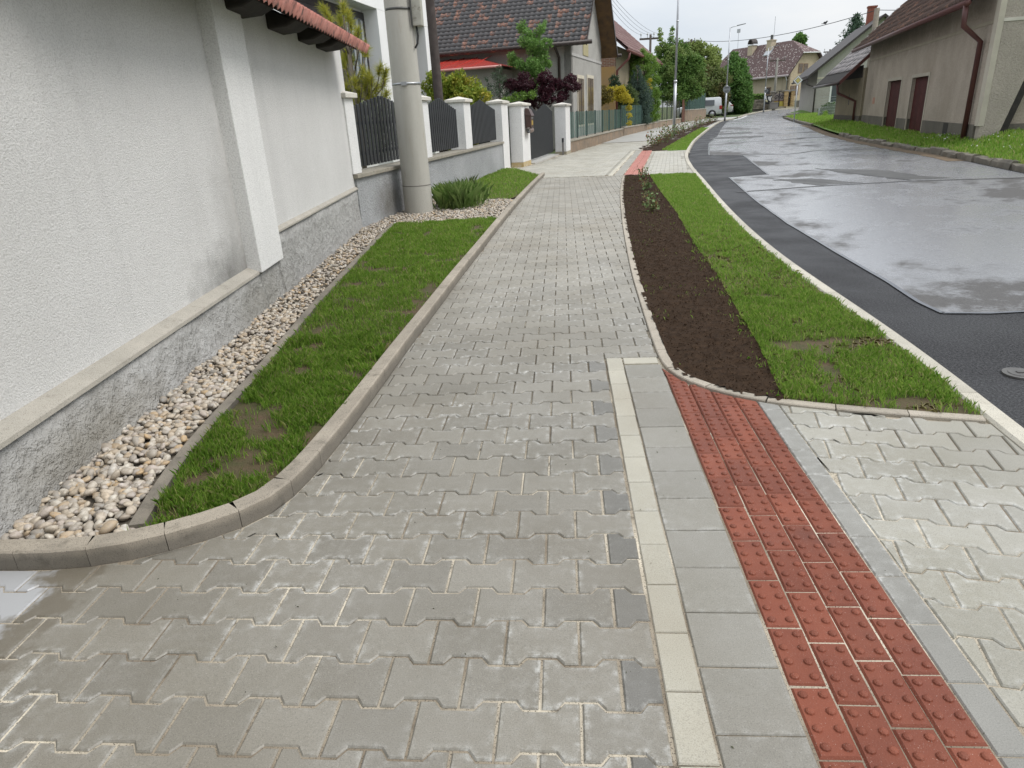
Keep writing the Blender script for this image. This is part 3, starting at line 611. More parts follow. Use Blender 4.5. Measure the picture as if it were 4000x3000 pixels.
grass('grass', lawn2, 9000, .03, .06, .003, M_grass2, 'lawn patch below the grey roughcast fence wall', .036, .28, seed=5.)
grass('grass', part_poly(bedturf, 2.8, 5.2), 24000, .02, .048, .0032, M_grass2, 'new turf at the pointed end of the planting bed', .005, .425, seed=8.)
grass('grass', part_poly(bedturf, 5.2, 15.5), 34000, .02, .05, .0032, M_grass2, 'new turf strip between dark soil and street kerb', .005, .33, seed=8.)
P = scatter(bedsoil, 900); P = P[vnoise(P, 2., 3.) > .55]; o = link('weeds', blade_mesh('weeds', np.column_stack([P, np.full(len(P), .012)]), rng.uniform(.008, .03, len(P)), .003, .9), M_grass2); tag(o, 'tiny seedlings scattered over the dark soil', 'weeds', kind='stuff')
P = scatter(part_poly(bedturf, 2.8, 8.), 5200); P = P[vnoise(P, 4., 11.) > .47]; o = link('grass', blade_mesh('grass', np.column_stack([P, np.full(len(P), .008)]), rng.uniform(.012, .034, len(P)), .0028, 2.2), mat('straw', (.40, .36, .17), (.30, .30, .10), 30, .8)); tag(o, 'pale dry thatch lying in the new turf', 'grass', kind='stuff')
# stray turf runners along the soil edge
e_ = resample(SG, .006); e_ = e_[e_[:, 1] < 9]; P = e_ + rng.normal(0, .045, e_.shape); P = P[vnoise(P, 4., 7.) > .5]; o = link('grass', blade_mesh('grass', np.column_stack([P, np.full(len(P), .01)]), rng.uniform(.012, .035, len(P)), .003, 1.2), M_grass2); tag(o, 'ragged turf edge creeping over the dark soil', 'grass', kind='stuff')
# far bed beyond the crossing
bed2s = [(2.83, 25.62), (3.28, 28.), (5.33, 37.5), (7.28, 44.), (10.2, 54.), (12.15, 60.), (13.0, 61.), (11.5, 56.2), (8.8, 46.3), (6.1, 36.), (3.4, 24.9)]
bed2g = [(3.4, 24.9), (6.1, 36.), (8.8, 46.3)] + [tuple(p) for p in KI if 24. < p[1] < 46.][::-1] + [(4.1, 24.2)]
o = soil_sheet('soil_bed', bed2s, .25, .05, .0); o['kind'] = 'structure'
sheet('turf', lambda y: float(np.interp(y, [24.3, 36, 46.3], [3.5, 6.1, 8.8])), lambda y: line_x(KI, y), M_turf, .006, np.arange(24.3, 46.4, 1.))
grass('grass', bed2g, 9000, .03, .06, .004, M_grass2, 'turf strip beside the lamp post beyond the crossing', .006, 0, seed=8.)
# ---- right verge, rising to the barn wall
BAR0, BARU = np.array([10.14, 18.56]), unit(np.array([.225, .974])); BARN = np.array([-BARU[1], BARU[0]])
def verge_x(y): return line_x(RKX, y)
def bank(x, y):
    xk = verge_x(y) + .15; w = float(np.clip((x - xk) / 1.4, 0, 1)); return gz(y) + .04 + .27 * w * w * (3 - 2 * w) * float(np.interp(y, [12, 19, 23, 30, 36, 60], [1.1, 1.1, .32, .36, .6, .4]))
ys = np.r_[np.arange(8, 62, 1.)]; V, F = [], []
for y in ys:
    xk = verge_x(y) + .05
    for k, u in enumerate((0, .3, .7, 1.1, 1.6, 2.4, 4., 9., 30.)): V.append((xk + u, y, bank(xk + u, y) + (.0 if k else -.02)))
for i in range(len(ys) - 1):
    for k in range(8): a = i * 9 + k; F.append((a, a + 1, a + 10, a + 9))
me = bpy.data.meshes.new('verge'); me.from_pydata(V, [], F); me.polygons.foreach_set('use_smooth', [True] * len(F)); tag(link('verge', me, M_turf), kind='structure')
vp = [(verge_x(y) + .12, y) for y in np.arange(11., 58, 1.)] + [(verge_x(y) + 2.3, y) for y in np.arange(57, 10.5, -1.)]
grass('grass', [(verge_x(y) + .12, y) for y in np.arange(12., 30, 1.)] + [(verge_x(y) + 2.6, y) for y in np.arange(29, 11.5, -1.)], 30000, .06, .13, .0042, M_grass2, 'tall bright verge grass below the barn wall', 0, 0, .6, 3., zf=bank)
grass('grass', [(verge_x(y) + .15, y) for y in np.arange(29., 60, 1.)] + [(verge_x(y) + 2.4, y) for y in np.arange(59, 28.5, -1.)], 14000, .07, .15, .004, M_grass2, 'verge grass beside the lean-to shed and priority sign', 0, 0, .6, 3., zf=bank)
P = scatter([(verge_x(y) + .4, y) for y in np.arange(11., 22, 1.)] + [(verge_x(y) + 2.2, y) for y in np.arange(21, 10.5, -1.)], 420); P = P[vnoise(P, .9, 2.) > .45]
o = link('daisies', leaf_mesh('daisies', np.column_stack([P, [bank(x, y) + .12 for x, y in P]]), rng.uniform(.02, .035, len(P)), 1.), mat('daisy_white', (.7, .7, .66), None, 3, .7)); tag(o, 'white daisies dotted over the bright verge grass', 'flowers', kind='stuff')
# litter of leaf bits and grit on the paving
P = scatter([(-1.0, 1.1), (.9, 1.1), (1.7, 2.7), (.5, 3.6), (.6, 6.), (-.9, 6.), (-1., 2.4), (-1.6, 1.7)], 260)
o = link('leaf_litter', leaf_mesh('leaf_litter', np.column_stack([P, np.full(len(P), .002)]), rng.uniform(.003, .011, len(P)), .4, (0, 0, 0), 0), mat('litter', (.035, .035, .02), (.07, .075, .03), 40, .9)); tag(o, 'tiny dark leaf scraps and grit strewn over the paving', 'litter', kind='stuff')
# ================================================================ LEFT SIDE
def dirz(u): return math.atan2(u[1], u[0])
# ---- white outbuilding (garage) along the pebble strip
def stucco(name, c1, c2, sc=130, bd=.006, stains_shade=(), bstr=.8):
    t = NT(name); h_ = t.noise(sc, 4, .7); b = t.mix(t.ramp(t.noise(1.1, 4), .35, .7), c1, c2); b = t.mix(t.ramp(h_, .28, .55), t.mix(.35, b, (.10, .09, .08)), b)
    vs_ = t.n('ShaderNodeMapping', {0: t.pos(), 'Scale': (1, 1, .08)}).outputs[0]; b = t.mix(t.math('MULTIPLY', t.ramp(t.noise(3.5, 5, .7, vs_), .52, .75), .35), b, tuple(v * .78 for v in c2))
    for (p, r, cc, amt) in stains_shade:
        d = t.n('ShaderNodeVectorMath', {0: t.pos(), 1: p}, operation='SUBTRACT').outputs[0]; d = t.n('ShaderNodeVectorMath', {0: d, 1: r}, operation='DIVIDE').outputs[0]
        l = t.n('ShaderNodeVectorMath', {0: d}, operation='LENGTH').outputs['Value']; l = t.math('ADD', l, t.math('MULTIPLY_ADD', t.noise(5, 6, .75), 1.1, -.55))
        b = t.mix(t.math('MULTIPLY', t.ramp(l, .25, 1.), amt), b, cc) if False else t.mix(t.math('MULTIPLY', t.math('SUBTRACT', 1., t.ramp(l, .2, 1.)), amt), b, cc)
    return t.out(b, .92, t.bump(h_, bstr, bd), **{'Specular IOR Level': .2})
U = unit(np.array([-.0985, 1.])); W0 = np.array([WL(0.), 0.])
M_white = stucco('white_roughcast', (.73, .72, .70), (.67, .66, .64), 115, .010, [((-2.33, 4.85, .36), (.4, 1.0, .34), (.15, .145, .135), .85), ((-2.33, 4.95, .8), (.4, .4, .8), (.36, .35, .33), .5), ((-2.0, 2.3, .9), (.5, .8, .9), (.62, .61, .58), .5)], 1.)
M_white2 = stucco('white_render', (.76, .755, .735), (.71, .705, .69), 90, .007)
M_plinth = stucco('plinth_rough', (.43, .425, .41), (.33, .325, .31), 13, .05, [((-2.12, 2.6, .1), (.5, .8, .22), (.20, .18, .14), .6), ((-2.4, 5., .1), (.5, 1., .25), (.22, .21, .18), .6)], 1.)
M_plinth2 = stucco('plinth_roughcast', (.33, .33, .325), (.26, .26, .25), 60, .015)
M_cap = conc_mat('plinth_cap', (.42, .39, .335), (.33, .31, .265), (.24, .22, .185))
gar = root('outbuilding', 'white roughcast outbuilding with grey plinth and pilaster beside the pebble strip', 'building', (W0[0], W0[1], 0), dirz(U))
# local x runs along the wall (away), local y = +left (inside is y > 0), face at y = 0
def lb(name, x0, x1, y0, y1, z0, z1, mt, par, bev=0.): return MB().box(x0, x1, y0, y1, z0, z1).build(name, mt, par, bevel=bev)
E_ = 9.53
lb('wall', -2., 5.05, .085, .5, -.1, 2.385, M_white, gar)
lb('wall', 5.64, E_, .03, .5, -.1, 2.36, M_white, gar)
lb('pilaster', 5.05, 5.63, -.022, .5, .335, 2.335, M_white2, gar, .006)
lb('wall', -2., E_, .5, 4.5, -.1, 2.35, M_white2, gar)
def rough_block(name, x0, x1, y0, y1, z0, z1, mt, par, n, amp):      # plinth with a hand-rendered, uneven face
    xs = np.linspace(x0, x1, n); zs = np.linspace(z0, z1, 7); V, F = [], []
    for x in xs:
        for k, z in enumerate(zs): V.append((x, y0 + amp * (mnoise.noise((x * 3.1, z * 5, 1.7)) + .5 * mnoise.noise((x * 9, z * 11, 4.))) + .03 * (k / 6.), z))
        V += [(x, y1, z1)]
    m_ = 8
    for i in range(n - 1): F += [(i * m_ + k, (i + 1) * m_ + k, (i + 1) * m_ + k + 1, i * m_ + k + 1) for k in range(7)]
    F += [tuple(range(m_)), tuple(reversed(range((n - 1) * m_, n * m_)))]; me = bpy.data.meshes.new(name); me.from_pydata(V, [], F); me.polygons.foreach_set('use_smooth', [True] * len(F)); return link(name, me, mt, par)
rough_block('plinth', -2., 5.12, -.01, .3, -.1, .325, M_plinth, gar, 160, .03)
rough_block('plinth', 5.60, 9.66, -.01, .3, -.1, .545, M_plinth, gar, 90, .02)
rough_block('plinth', 5.10, 5.62, -.005, .3, -.1, .335, M_plinth, gar, 10, .008)
MB().prism([(-2, .0, .325), (5.048, .0, .325), (5.048, .09, .365), (-2, .09, .365)], [(-2, .0, .345), (5.048, .0, .345), (5.048, .09, .38), (-2, .09, .38)]).build('plinth_cap', M_cap, gar)
MB().prism([(5.66, -.005, .545), (9.62, -.005, .545), (9.62, .034, .565), (5.66, .034, .565)], [(5.66, -.005, .56), (9.62, -.005, .56), (9.62, .034, .59), (5.66, .034, .59)]).build('plinth_cap', M_cap, gar)
M_tile_o = mat('clay_tile_mossy', (.44, .20, .16), (.34, .13, .10), 6, .8, 60, .005, .7, isl=.3, dirt=((.035, .035, .03), 9, .5))
M_rafter = mat('rafter_dark', (.018, .016, .014), (.035, .03, .025), 8, .85, 40, .004, .5)
rf = MB().prism([(-2, -.28, 2.20), (E_ - .55, -.28, 2.20), (E_ - .55, 3., 4.0), (-2, 3., 4.0)], [(-2, -.28, 2.225), (E_ - .55, -.28, 2.225), (E_ - .55, 3., 4.03), (-2, 3., 4.03)]).build('roof', M_rafter, gar)
def roll_tile(w, l, amp, th=.014, k=3):       # profile across (x), length down slope (-y local), origin at top centre
    mb = MB(); n = 4 * k; xs = np.linspace(-w / 2, w / 2, n + 1); pr = [amp * (.5 + .5 * math.cos(2 * math.pi * k * (x + w / 2) / w)) for x in xs]
    for y, lift in ((0, 0), (-l, th)): mb.v += [(x, y, z + lift) for x, z in zip(xs, pr)]
    mb.v += [(x, -l, z - th) for x, z in zip(xs, pr)]; m_ = n + 1
    mb.f += [(i, m_ + i, m_ + i + 1, i + 1) for i in range(n)] + [(m_ + i, 2 * m_ + i, 2 * m_ + i + 1, m_ + i + 1) for i in range(n)]
    return mb
def tile_roof(par, mb, mt, org, ux, down, nu, nv, w, l, keep=lambda u, v: True, name='tile', budget=290, extra=None, jit=.0):
    me = bpy.data.meshes.new(name); me.from_pydata(mb.v, [], mb.f); me.polygons.foreach_set('use_smooth', [True] * len(mb.f)); me.materials.append(mt)
    ux, down = np.array(ux, float), np.array(down, float)
    if np.cross(ux, -down)[2] < 0: org = np.array(org) + ux * nu * w; ux = -ux
    nrm = np.cross(ux, -down); Rm = np.column_stack([ux, -down, nrm]); Rb = Matrix([list(r_) for r_ in Rm]); Mw = par.matrix_basis
    cells = []
    for j in range(nv):
        for i in range(nu):
            if not keep(i, j): continue
            p = np.array(org) + ux * ((i + .5) * w) + down * (j * l) + nrm * random.uniform(0, jit); q_ = Mw @ Vector(p); cells.append(((q_ - Vector((0, 0, CAM_H))).length, tuple(p)))
    cells.sort(); bv = np.array(mb.v) @ Rm.T; V, F = [], []
    for n_, (d, p) in enumerate(cells):
        if n_ < budget:
            o = link(name, me, None, par); o.location = p; o.rotation_euler = Rb.to_euler()
        else: o0 = len(V); V += [tuple(a) for a in bv + np.array(p)]; F += [tuple(i + o0 for i in f_) for f_ in mb.f]
    if V:
        m2 = bpy.data.meshes.new(name + 's'); m2.from_pydata(V, [], F); m2.polygons.foreach_set('use_smooth', [True] * len(F)); o = link(name + 's', m2, mt, par); o['kind'] = 'stuff'
sl_ = unit(np.array([0, 3.28, 1.8])); dn_ = -sl_
tile_roof(rf, roll_tile(.21, .38, .03, .045, 2), M_tile_o, (3.0, -.36 + sl_[1] * .34 * 5, 2.215 + sl_[2] * .34 * 5), (1, 0, 0), tuple(dn_), 29, 5, .21, .34, name='roof_tile')
for x, w_ in ((5.32, .5), (6.45, .48), (7.45, .42), (8.2, .5)): MB().prism([(x, -.13, 2.185), (x + w_, -.13, 2.185), (x + w_, .04, 2.17), (x, .04, 2.17)], [(x, -.24, 2.235), (x + w_, -.24, 2.235), (x + w_, .1, 2.37), (x, .1, 2.37)]).build('rafter_block', M_rafter, gar, bevel=.02)
# ---- concrete utility pole
def pole_conc():
    t = NT('pole_concrete'); v = t.n('ShaderNodeMapping', {0: t.pos(), 'Scale': (1, 1, .12)}).outputs[0]; b = t.mix(t.ramp(t.noise(5, 4, .6, v), .35, .68), (.36, .345, .30), (.44, .425, .38))
    b = t.mix(t.ramp(t.noise(9, 5, .7, v), .62, .75), b, (.30, .25, .18)); b = t.mix(t.ramp(t.noise(330, 2), .3, .4), (.12, .115, .1), b); return t.out(b, .85, t.bump(t.noise(120, 3), .4, .003))
PC = pole_conc(); pole = root('utility_pole', 'thick round concrete utility pole with steel bands standing in the pebbles', 'pole', (-2.28, 10.75, 0))
MB().tube([(0, 0, -.2), (0, 0, 0), (-.01, 0, 4.), (-.02, 0, 8.5)], [.226, .222, .188, .15], 32).build('shaft', PC, pole, True)
M_steel = mat('galvanised', (.42, .43, .44), (.33, .34, .35), 8, .42, met=.75); M_dkst = mat('dark_steel', (.10, .10, .095), (.07, .07, .065), 8, .5, met=.5)
MB().tube([(0, 0, 1.865), (0, 0, 1.895)], .212, 32).build('band', M_steel, pole, True); MB().box(-.03, .05, -.23, -.2, 1.855, 1.905).build('band_clamp', M_steel, pole)
MB().tube([(0, 0, 2.83), (0, 0, 2.86)], .204, 32).build('band', M_dkst, pole, True); MB().tube([(0, 0, .44), (0, 0, .452)], .2205, 32).build('cast_joint', mat('joint_dark', (.2, .19, .17), None, 5), pole, True)
bx = MB().box(.19, .33, -.10, .06, 2.62, 3.05).build('junction_box', mat('box_grey', (.40, .39, .33), (.30, .29, .25), 9, .6, dirt=((.12, .11, .08), 12, .55)), pole, bevel=.012)
MB().box(.185, .20, -.13, -.105, 2.6, 3.1).build('box_bracket', M_dkst, bx); MB().tube([(.24, -.06, 2.62), (.25, -.06, 2.5), (.235, -.07, 2.40), (.20, -.09, 2.34)], .014, 8).build('cable', mat('cable_black', (.015, .015, .015), None, 5, .5), bx, True)
# ---- ornamental grass clump
P = np.array([(-1.72, 11.25, .03)]) + np.column_stack([rng.normal(0, .13, 2400), rng.normal(0, .17, 2400), np.zeros(2400)])
tag(link('grass_clump', blade_mesh('grass_clump', P, rng.uniform(.15, .44, 2400), .004, .85), leafmat('clump', (.15, .26, .06), (.32, .42, .15), .4)), 'arching clump of ornamental grass beside the concrete pole', 'plant')
P = np.array([(-1.95, 13.6, .03)]) + np.column_stack([rng.normal(0, .10, 160), rng.normal(0, .5, 160), np.zeros(160)]); tag(link('grass_tuft', blade_mesh('grass_tuft', P, rng.uniform(.1, .3, 160), .006, .6), leafmat('tuft', (.09, .15, .04), (.2, .24, .09), .3)), 'thin wispy grass stalks against the grey fence wall', 'plant')
# ---- picket fence: low wall, coping, pillars, slats
FU = unit(np.array([.8, 6.74])); F0 = np.array([-2.42, 12.37]) - FU * 3.2; fen = root('fence', 'low grey roughcast wall with white pillars and black slat panels', 'fence', (F0[0], F0[1], 0), dirz(FU))
fy = lambda y: (y - F0[1]) / FU[1]      # plan y -> distance along fence
M_rc = stucco('grey_roughcast', (.46, .47, .475), (.36, .37, .375), 34, .035, [((-2.75, 10.6, .25), (.5, .9, .45), (.13, .12, .10), .8)], 1.)
M_cop = conc_mat('coping', (.36, .33, .27), (.26, .24, .19), (.10, .10, .07)); M_pil = stucco('pillar_white', (.78, .775, .76), (.72, .715, .70), 70, .008)
M_slat = mat('slat_anthracite', (.022, .024, .027), (.03, .032, .036), 4, .45); M_pcap = conc_mat('pillar_cap', (.66, .63, .57), (.56, .53, .47), (.4, .37, .3))
lb('low_wall', fy(9.3), fy(19.12), 0, .30, -.15, .69, M_rc, fen)
lb('coping', fy(9.25), fy(19.16), -.05, .36, .69, .745, M_cop, fen, .008)
def pillar(par, x0, x1, y0, y1, z0, z1):
    p = lb('pillar', x0, x1, y0, y1, z0, z1, M_pil, par, .008); a = .05
    MB().prism([(x0 - a, y0 - a, z1), (x1 + a, y0 - a, z1), (x1 + a, y1 + a, z1), (x0 - a, y1 + a, z1)], [(x0 - a, y0 - a, z1 + .06), (x1 + a, y0 - a, z1 + .06), (x1 + a, y1 + a, z1 + .06), (x0 - a, y1 + a, z1 + .06)]).build('pillar_cap', M_pcap, p, bevel=.008)
    cx, cy = (x0 + x1) / 2, (y0 + y1) / 2; b = [(x0 - a + .01, y0 - a + .01, z1 + .06), (x1 + a - .01, y0 - a + .01, z1 + .06), (x1 + a - .01, y1 + a - .01, z1 + .06), (x0 - a + .01, y1 + a - .01, z1 + .06)]
    MB().add(b + [(cx, cy, z1 + .12)], [(0, 1, 4), (1, 2, 4), (2, 3, 4), (3, 0, 4)]).build('cap_top', M_pcap, p); return p
for a, b in ((9.22, 9.5), (12.35, 12.78), (15.27, 15.83)): pillar(fen, fy(a), fy(b), -.01, .34, .747, 1.69)
pillar(fen, fy(19.17), fy(20.02), -.02, .34, -.05, 1.69)
def slats(par, x0, x1, y, z0, edge, peak, pitch=.135, w=.088, name='slat'):
    n = int((x1 - x0) / pitch)
    for i in range(n):
        u = (i + .5) / n; x = x0 + (x1 - x0) * u; z1 = edge + (peak - edge) * (1 - abs(2 * u - 1)); MB().prism([(x - w / 2, y - .011, z0), (x + w / 2, y - .011, z0), (x + w / 2, y + .011, z0), (x - w / 2, y + .011, z0)], [(x - w / 2, y - .011, z1), (x + w / 2, y - .011, z1), (x + w / 2, y + .011, z1), (x - w / 2, y + .011, z1)]).build(name, M_slat, par, bevel=.007)
    for z in (z0 + .15, edge - .2): lb('rail', x0 + .01, x1 - .01, y + .035, y + .065, z, z + .04, M_slat, par)
slats(fen, fy(9.54), fy(12.32), .16, .80, 1.56, 1.76); slats(fen, fy(12.82), fy(15.24), .16, .80, 1.55, 1.77); slats(fen, fy(15.87), fy(19.14), .16, .80, 1.54, 1.77)
# wicket gate, gate posts, drive gate
wk = root('wicket_gate', 'narrow black wicket gate left ajar between two white pillars', 'gate', (-1.49, 20.27, 0), math.radians(178))
lb('leaf', 0, .9, -.03, .03, .05, 1.62, M_slat, wk, .004); MB().tube([(.07, .03, 1.02), (.07, .08, 1.02), (.16, .08, 1.02)], .012, 8).build('handle', M_steel, wk, True)
gp = root('gate_pillar', 'white gate pillar with ochre stained foot carrying the letter box', 'pillar', (-1.13, 20.22, 0), dirz(unit(np.array([.17, .98]))))
M_ochre = mat('ochre_stain', (.42, .30, .10), (.52, .45, .33), 9, .9, 60, .006, .6)
pillar(gp, 0, 1.0, 0, .36, .12, 1.62); lb('foot', -.004, 1.004, -.004, .364, -.05, .12, M_ochre, gp)
gp2 = root('gate_pillar', 'white gate pillar between the drive gate and the green mesh fence', 'pillar', (.12, 25.35, 0), dirz(unit(np.array([.2, .98]))))
pillar(gp2, 0, .8, 0, .40, .1, 1.60); lb('foot', -.004, .804, -.004, .404, -.05, .1, mat('foot_conc', (.4, .37, .28), (.3, .27, .2), 6), gp2)
st = root('gate_stop', 'short dark steel post in front of the gate pillar', 'post', (0.0, 25.1, 0)); lb('post', -.03, .03, -.03, .03, -.02, .42, mat('post_grey', (.16, .15, .14), None, 5, .6), st, .005); lb('cap', -.036, .036, -.036, .036, .42, .56, M_slat, st, .006)
GU = unit(np.array([.8, 4.8])); dg = root('drive_gate', 'black double drive gate of upright slats dipping in the middle', 'gate', (-.95, 21.22, 0), dirz(GU)); gl = 4.25
n = 36
for i in range(n):
    u = (i + .5) / n; k = np.interp(u, [0, .02, .34, .68, 1.], [1.68, 1.70, 1.46, 1.69, 1.44]); x = gl * u; lb('slat', x - .036, x + .036, .09, .112, .10, k, M_slat, dg, .007)
for z in (.25, 1.2): lb('rail', 0, gl, .145, .175, z, z + .05, M_slat, dg)
thr = lb('threshold', 0, gl + .3, -.12, .35, -.02, .03, mat('threshold_conc', (.46, .45, .42), (.38, .37, .34), 3, .8), dg)
# letter box with newspaper tube
lbx = root('letter_box', 'brown letter box with pitched lid and newspaper tube on the white pillar', 'letter box', (-1.06, 20.55, 0), dirz(unit(np.array([.17, .98])))); M_br = mat('box_brown', (.055, .030, .026), (.075, .04, .034), 7, .4)
LBx = lambda u0, u1, v0, v1, z0, z1, nm, mt, p=lbx, b=.006: lb(nm, u0, u1, v0, v1, z0, z1, mt, p, b)
LBx(0, .36, -.17, -.012, 1.03, 1.36, 'body', M_br)
MB().prism([(-.02, -.2, 1.34), (.38, -.2, 1.34), (.38, -.01, 1.36), (-.02, -.01, 1.36)], [(.02, -.12, 1.52), (.34, -.12, 1.52), (.34, -.01, 1.56), (.02, -.01, 1.56)]).build('lid', M_br, lbx, bevel=.006)
LBx(.10, .26, -.176, -.171, 1.1, 1.22, 'badge', mat('badge_gold', (.5, .36, .08), (.4, .27, .05), 20, .4), b=0); LBx(.06, .30, -.175, -.171, 1.27, 1.30, 'slot', M_steel, b=0)
tb = MB(); n = 16; ro = [(.04, -.1 + .075 * math.cos(2 * math.pi * k / n), .95 + .06 * math.sin(2 * math.pi * k / n)) for k in range(n)]; MB().tube([(-.06, -.10, .955), (.42, -.10, .955)], .068, 16, False).build('newspaper_tube', mat('tube_brown', (.16, .11, .09), (.20, .15, .13), 5, .4), lbx, True)
# wooden pole behind the fence, strapped pole stub
wp = root('wooden_pole', 'dark weathered wooden pole rising behind the slat fence', 'pole', (-2.42, 15.6, 0)); wx = atY(1660, 200, 15.6)
MB().tube([(-.22 + .02, 0, -.1), (-.22, 0, 2.), (-.235, 0, 4.2), (-.25, 0, 6.5)], [.10, .098, .09, .08], 14).build('shaft', mat('wood_dark', (.045, .035, .032), (.075, .06, .055), 9, .85, 50, .006, .6), wp, True)
# ================================================================ modern white house behind the fence
MU = FU; M0 = np.array([-6.6, 12.0]); mh = root('modern_house', 'white modern house with dark timber cladding behind the slat fence', 'house', (M0[0], M0[1], 0), dirz(MU)); ow = lambda px, py: on_wall(px, py, M0, MU)
M_hw = mat('house_white', (.80, .80, .79), (.76, .76, .75), 2, .8); M_clad = mat('cladding', (.035, .028, .030), (.06, .048, .05), 3, .7, 30, .004, .5, isl=.5)
g2 = lambda x, y: ow(1200 + x / 2.37, y / 2.37)
a0 = g2(300, 400)[0]; a1 = g2(560, 300)[0]; c1_ = g2(640, 300)[0]; c2_ = g2(1000, 300)[0]; c3_ = g2(1075, 300)[0]; zb = g2(560, 100)[1]
lb('wall', a0 - 6, c3_, .12, 6., 0, zb + 3, M_hw, mh); lb('upper_storey', a0 - 6, c3_ + .3, -.35, .119, zb, zb + 3., M_hw, mh, .01)
lb('column', a1, c1_, -.35, .118, 0, zb - .001, M_hw, mh, .01); lb('column', c2_, c3_, -.35, .118, 0, zb - .001, M_hw, mh, .01)
lb('column', a0 - 4.2, a0 - 3.6, -.35, .118, 0, zb - .001, M_hw, mh, .01)
for k in range(40):
    z0 = .3 + k * .2
    if z0 + .19 < zb: lb('cladding_board', a0 - 3.5, a1 - .002, .06, .115, z0, z0 + .19, M_clad, mh); lb('cladding_board', c1_ + .002, c2_ - .002, .06, .115, z0, z0 + .19, M_clad, mh)
w0 = g2(455, 300)[0]; wz0 = g2(520, 620)[1]; wz1 = g2(480, 110)[1]
M_glass = mat('window_glass', (.05, .065, .075), (.09, .105, .12), .8, .06, spec=.8); M_frame = mat('frame_dark', (.02, .018, .018), None, 5, .5)
wn = lb('window', w0 - .9, a1 - .12, .03, .058, wz0 - .4, wz1, M_frame, mh, .005); lb('pane', w0 - .78, a1 - .3, .018, .029, wz0 - .3, wz1 - .16, M_glass, wn)
for k in range(4): lb('curtain_fold', w0 - .6 + k * .34, w0 - .45 + k * .34, .012, .0175, wz0 - .28, wz1 - .2, mat('net_curtain', (.35, .37, .38), (.25, .27, .28), 6, .8), wn)
lb('roof_edge', a0 - 6.2, c3_ + .5, -.6, 6.2, zb + 3., zb + 3.2, M_hw, mh)
# ================================================================ grey house with dark tiles
HU = unit(np.array([.22, .975])); H0_ = np.array([.42, 31.2]); gh = root('grey_house', 'grey roughcast house with patchy black tiled roof and open gable eaves', 'house', (H0_[0], H0_[1], 0), dirz(HU))
HV = np.array([-HU[1], HU[0]]); hg = lambda x, y: on_wall(1600 + x / 2.37, y / 2.37, H0_, HU); hf = lambda x, y: on_wall(1600 + x / 2.37, y / 2.37, H0_ - HU * .0, HV)
M_gr = stucco('grey_stucco', (.43, .42, .39), (.35, .34, .315), 30, .025, [], .7); ez = on_wall(1600 + 1590 / 2.37, 392 / 2.37, H0_ - HU * .55, HV)[1]; print('eave', ez, hg(1740, 600), hg(1550, 690), hg(1690, 920))
GD = 7.4; zt = ez + .45; slope = math.tan(math.radians(45)); rz = zt + GD / 2 * slope
fw = lb('wall', 0, .3, 0, 10, -.1, zt - .02, M_gr, gh)
MB().slab([(0, 0, -.1), (GD, 0, -.1), (GD, 0, zt), (GD / 2, 0, rz), (0, 0, zt)], (0, .3, 0)).build('gable_wall', M_gr, gh)
lb('wall', GD - .3, GD, .3, 10, -.1, zt, M_gr, gh)
M_trim = mat('trim_cream', (.60, .55, .44), (.52, .48, .38), 3, .8); M_soff = mat('soffit_wood', (.20, .115, .05), (.10, .065, .04), 4, .8, 40, .004, .5, isl=.3); M_brown = mat('gutter_brown', (.035, .025, .022), (.05, .038, .032), 6, .45)
lb('trim_band', -.002, GD + .002, -.03, -.001, hg(1600, 530)[1] - .06, hg(1600, 530)[1] + .05, mat('trim_grey', (.47, .46, .44), None, 3, .8), gh)
for xa, xb in ((1550, 1612), (1640, 1700)):
    u0, u1 = hg(xa, 800)[0], hg(xb, 800)[0]; zA, zB = hg(xa, 690)[1], .75
    wn = lb('window', u0, u1, -.03, -.001, zB, zA, M_trim, gh, .004); lb('pane', u0 + .12, u1 - .12, -.04, -.031, zB + .1, zA - .14, mat('pane_brown', (.10, .075, .055), (.15, .11, .08), 2, .15), wn); lb('sash', (u0 + u1) / 2 - .03, (u0 + u1) / 2 + .03, -.05, -.041, zB + .1, zA - .14, M_brown, wn)
u0, u1 = hg(1605, 300)[0], hg(1645, 300)[0]; ld = lb('attic_door', u0, max(u1, u0 + .7), -.04, -.001, hg(1625, 395)[1], hg(1625, 180)[1], mat('attic_wood', (.20, .12, .07), (.14, .085, .05), 5, .7), gh, .004)
lb('attic_panel', u0 - .1, max(u1, u0 + .7) + .1, -.025, -.001, hg(1625, 530)[1] + .06, hg(1625, 400)[1], mat('panel_yellow', (.42, .38, .22), (.35, .31, .18), 20, .9), gh)
ov = .75; ey = -.55
def slope_slab(nm, x0, z0, x1, z1, mt, th): return MB().prism([(x0, -ov, z0 - th), (x1, -ov, z1 - th), (x1, 10.2, z1 - th), (x0, 10.2, z0 - th)], [(x0, -ov, z0), (x1, -ov, z1), (x1, 10.2, z1), (x0, 10.2, z0)]).build(nm, mt, gh)
rs = unit(np.array([1, 0, slope])); rfront = slope_slab('roof', ey, zt + ey * slope + .1, GD / 2, rz + .1, M_soff, .09); rback = slope_slab('roof', GD - ey, zt + ey * slope + .1, GD / 2 + .001, rz + .1, M_soff, .09)
for k in range(7):
    t_ = k / 6.; x = GD - ey - .02 + (GD / 2 - GD + ey) * t_; z = zt + ey * slope + (rz - zt - ey * slope) * t_ + .0; lb('soffit_board', min(x - .55, x), x, -ov - .012, -.31, z - .02, z + .005, M_soff, rback) if False else None
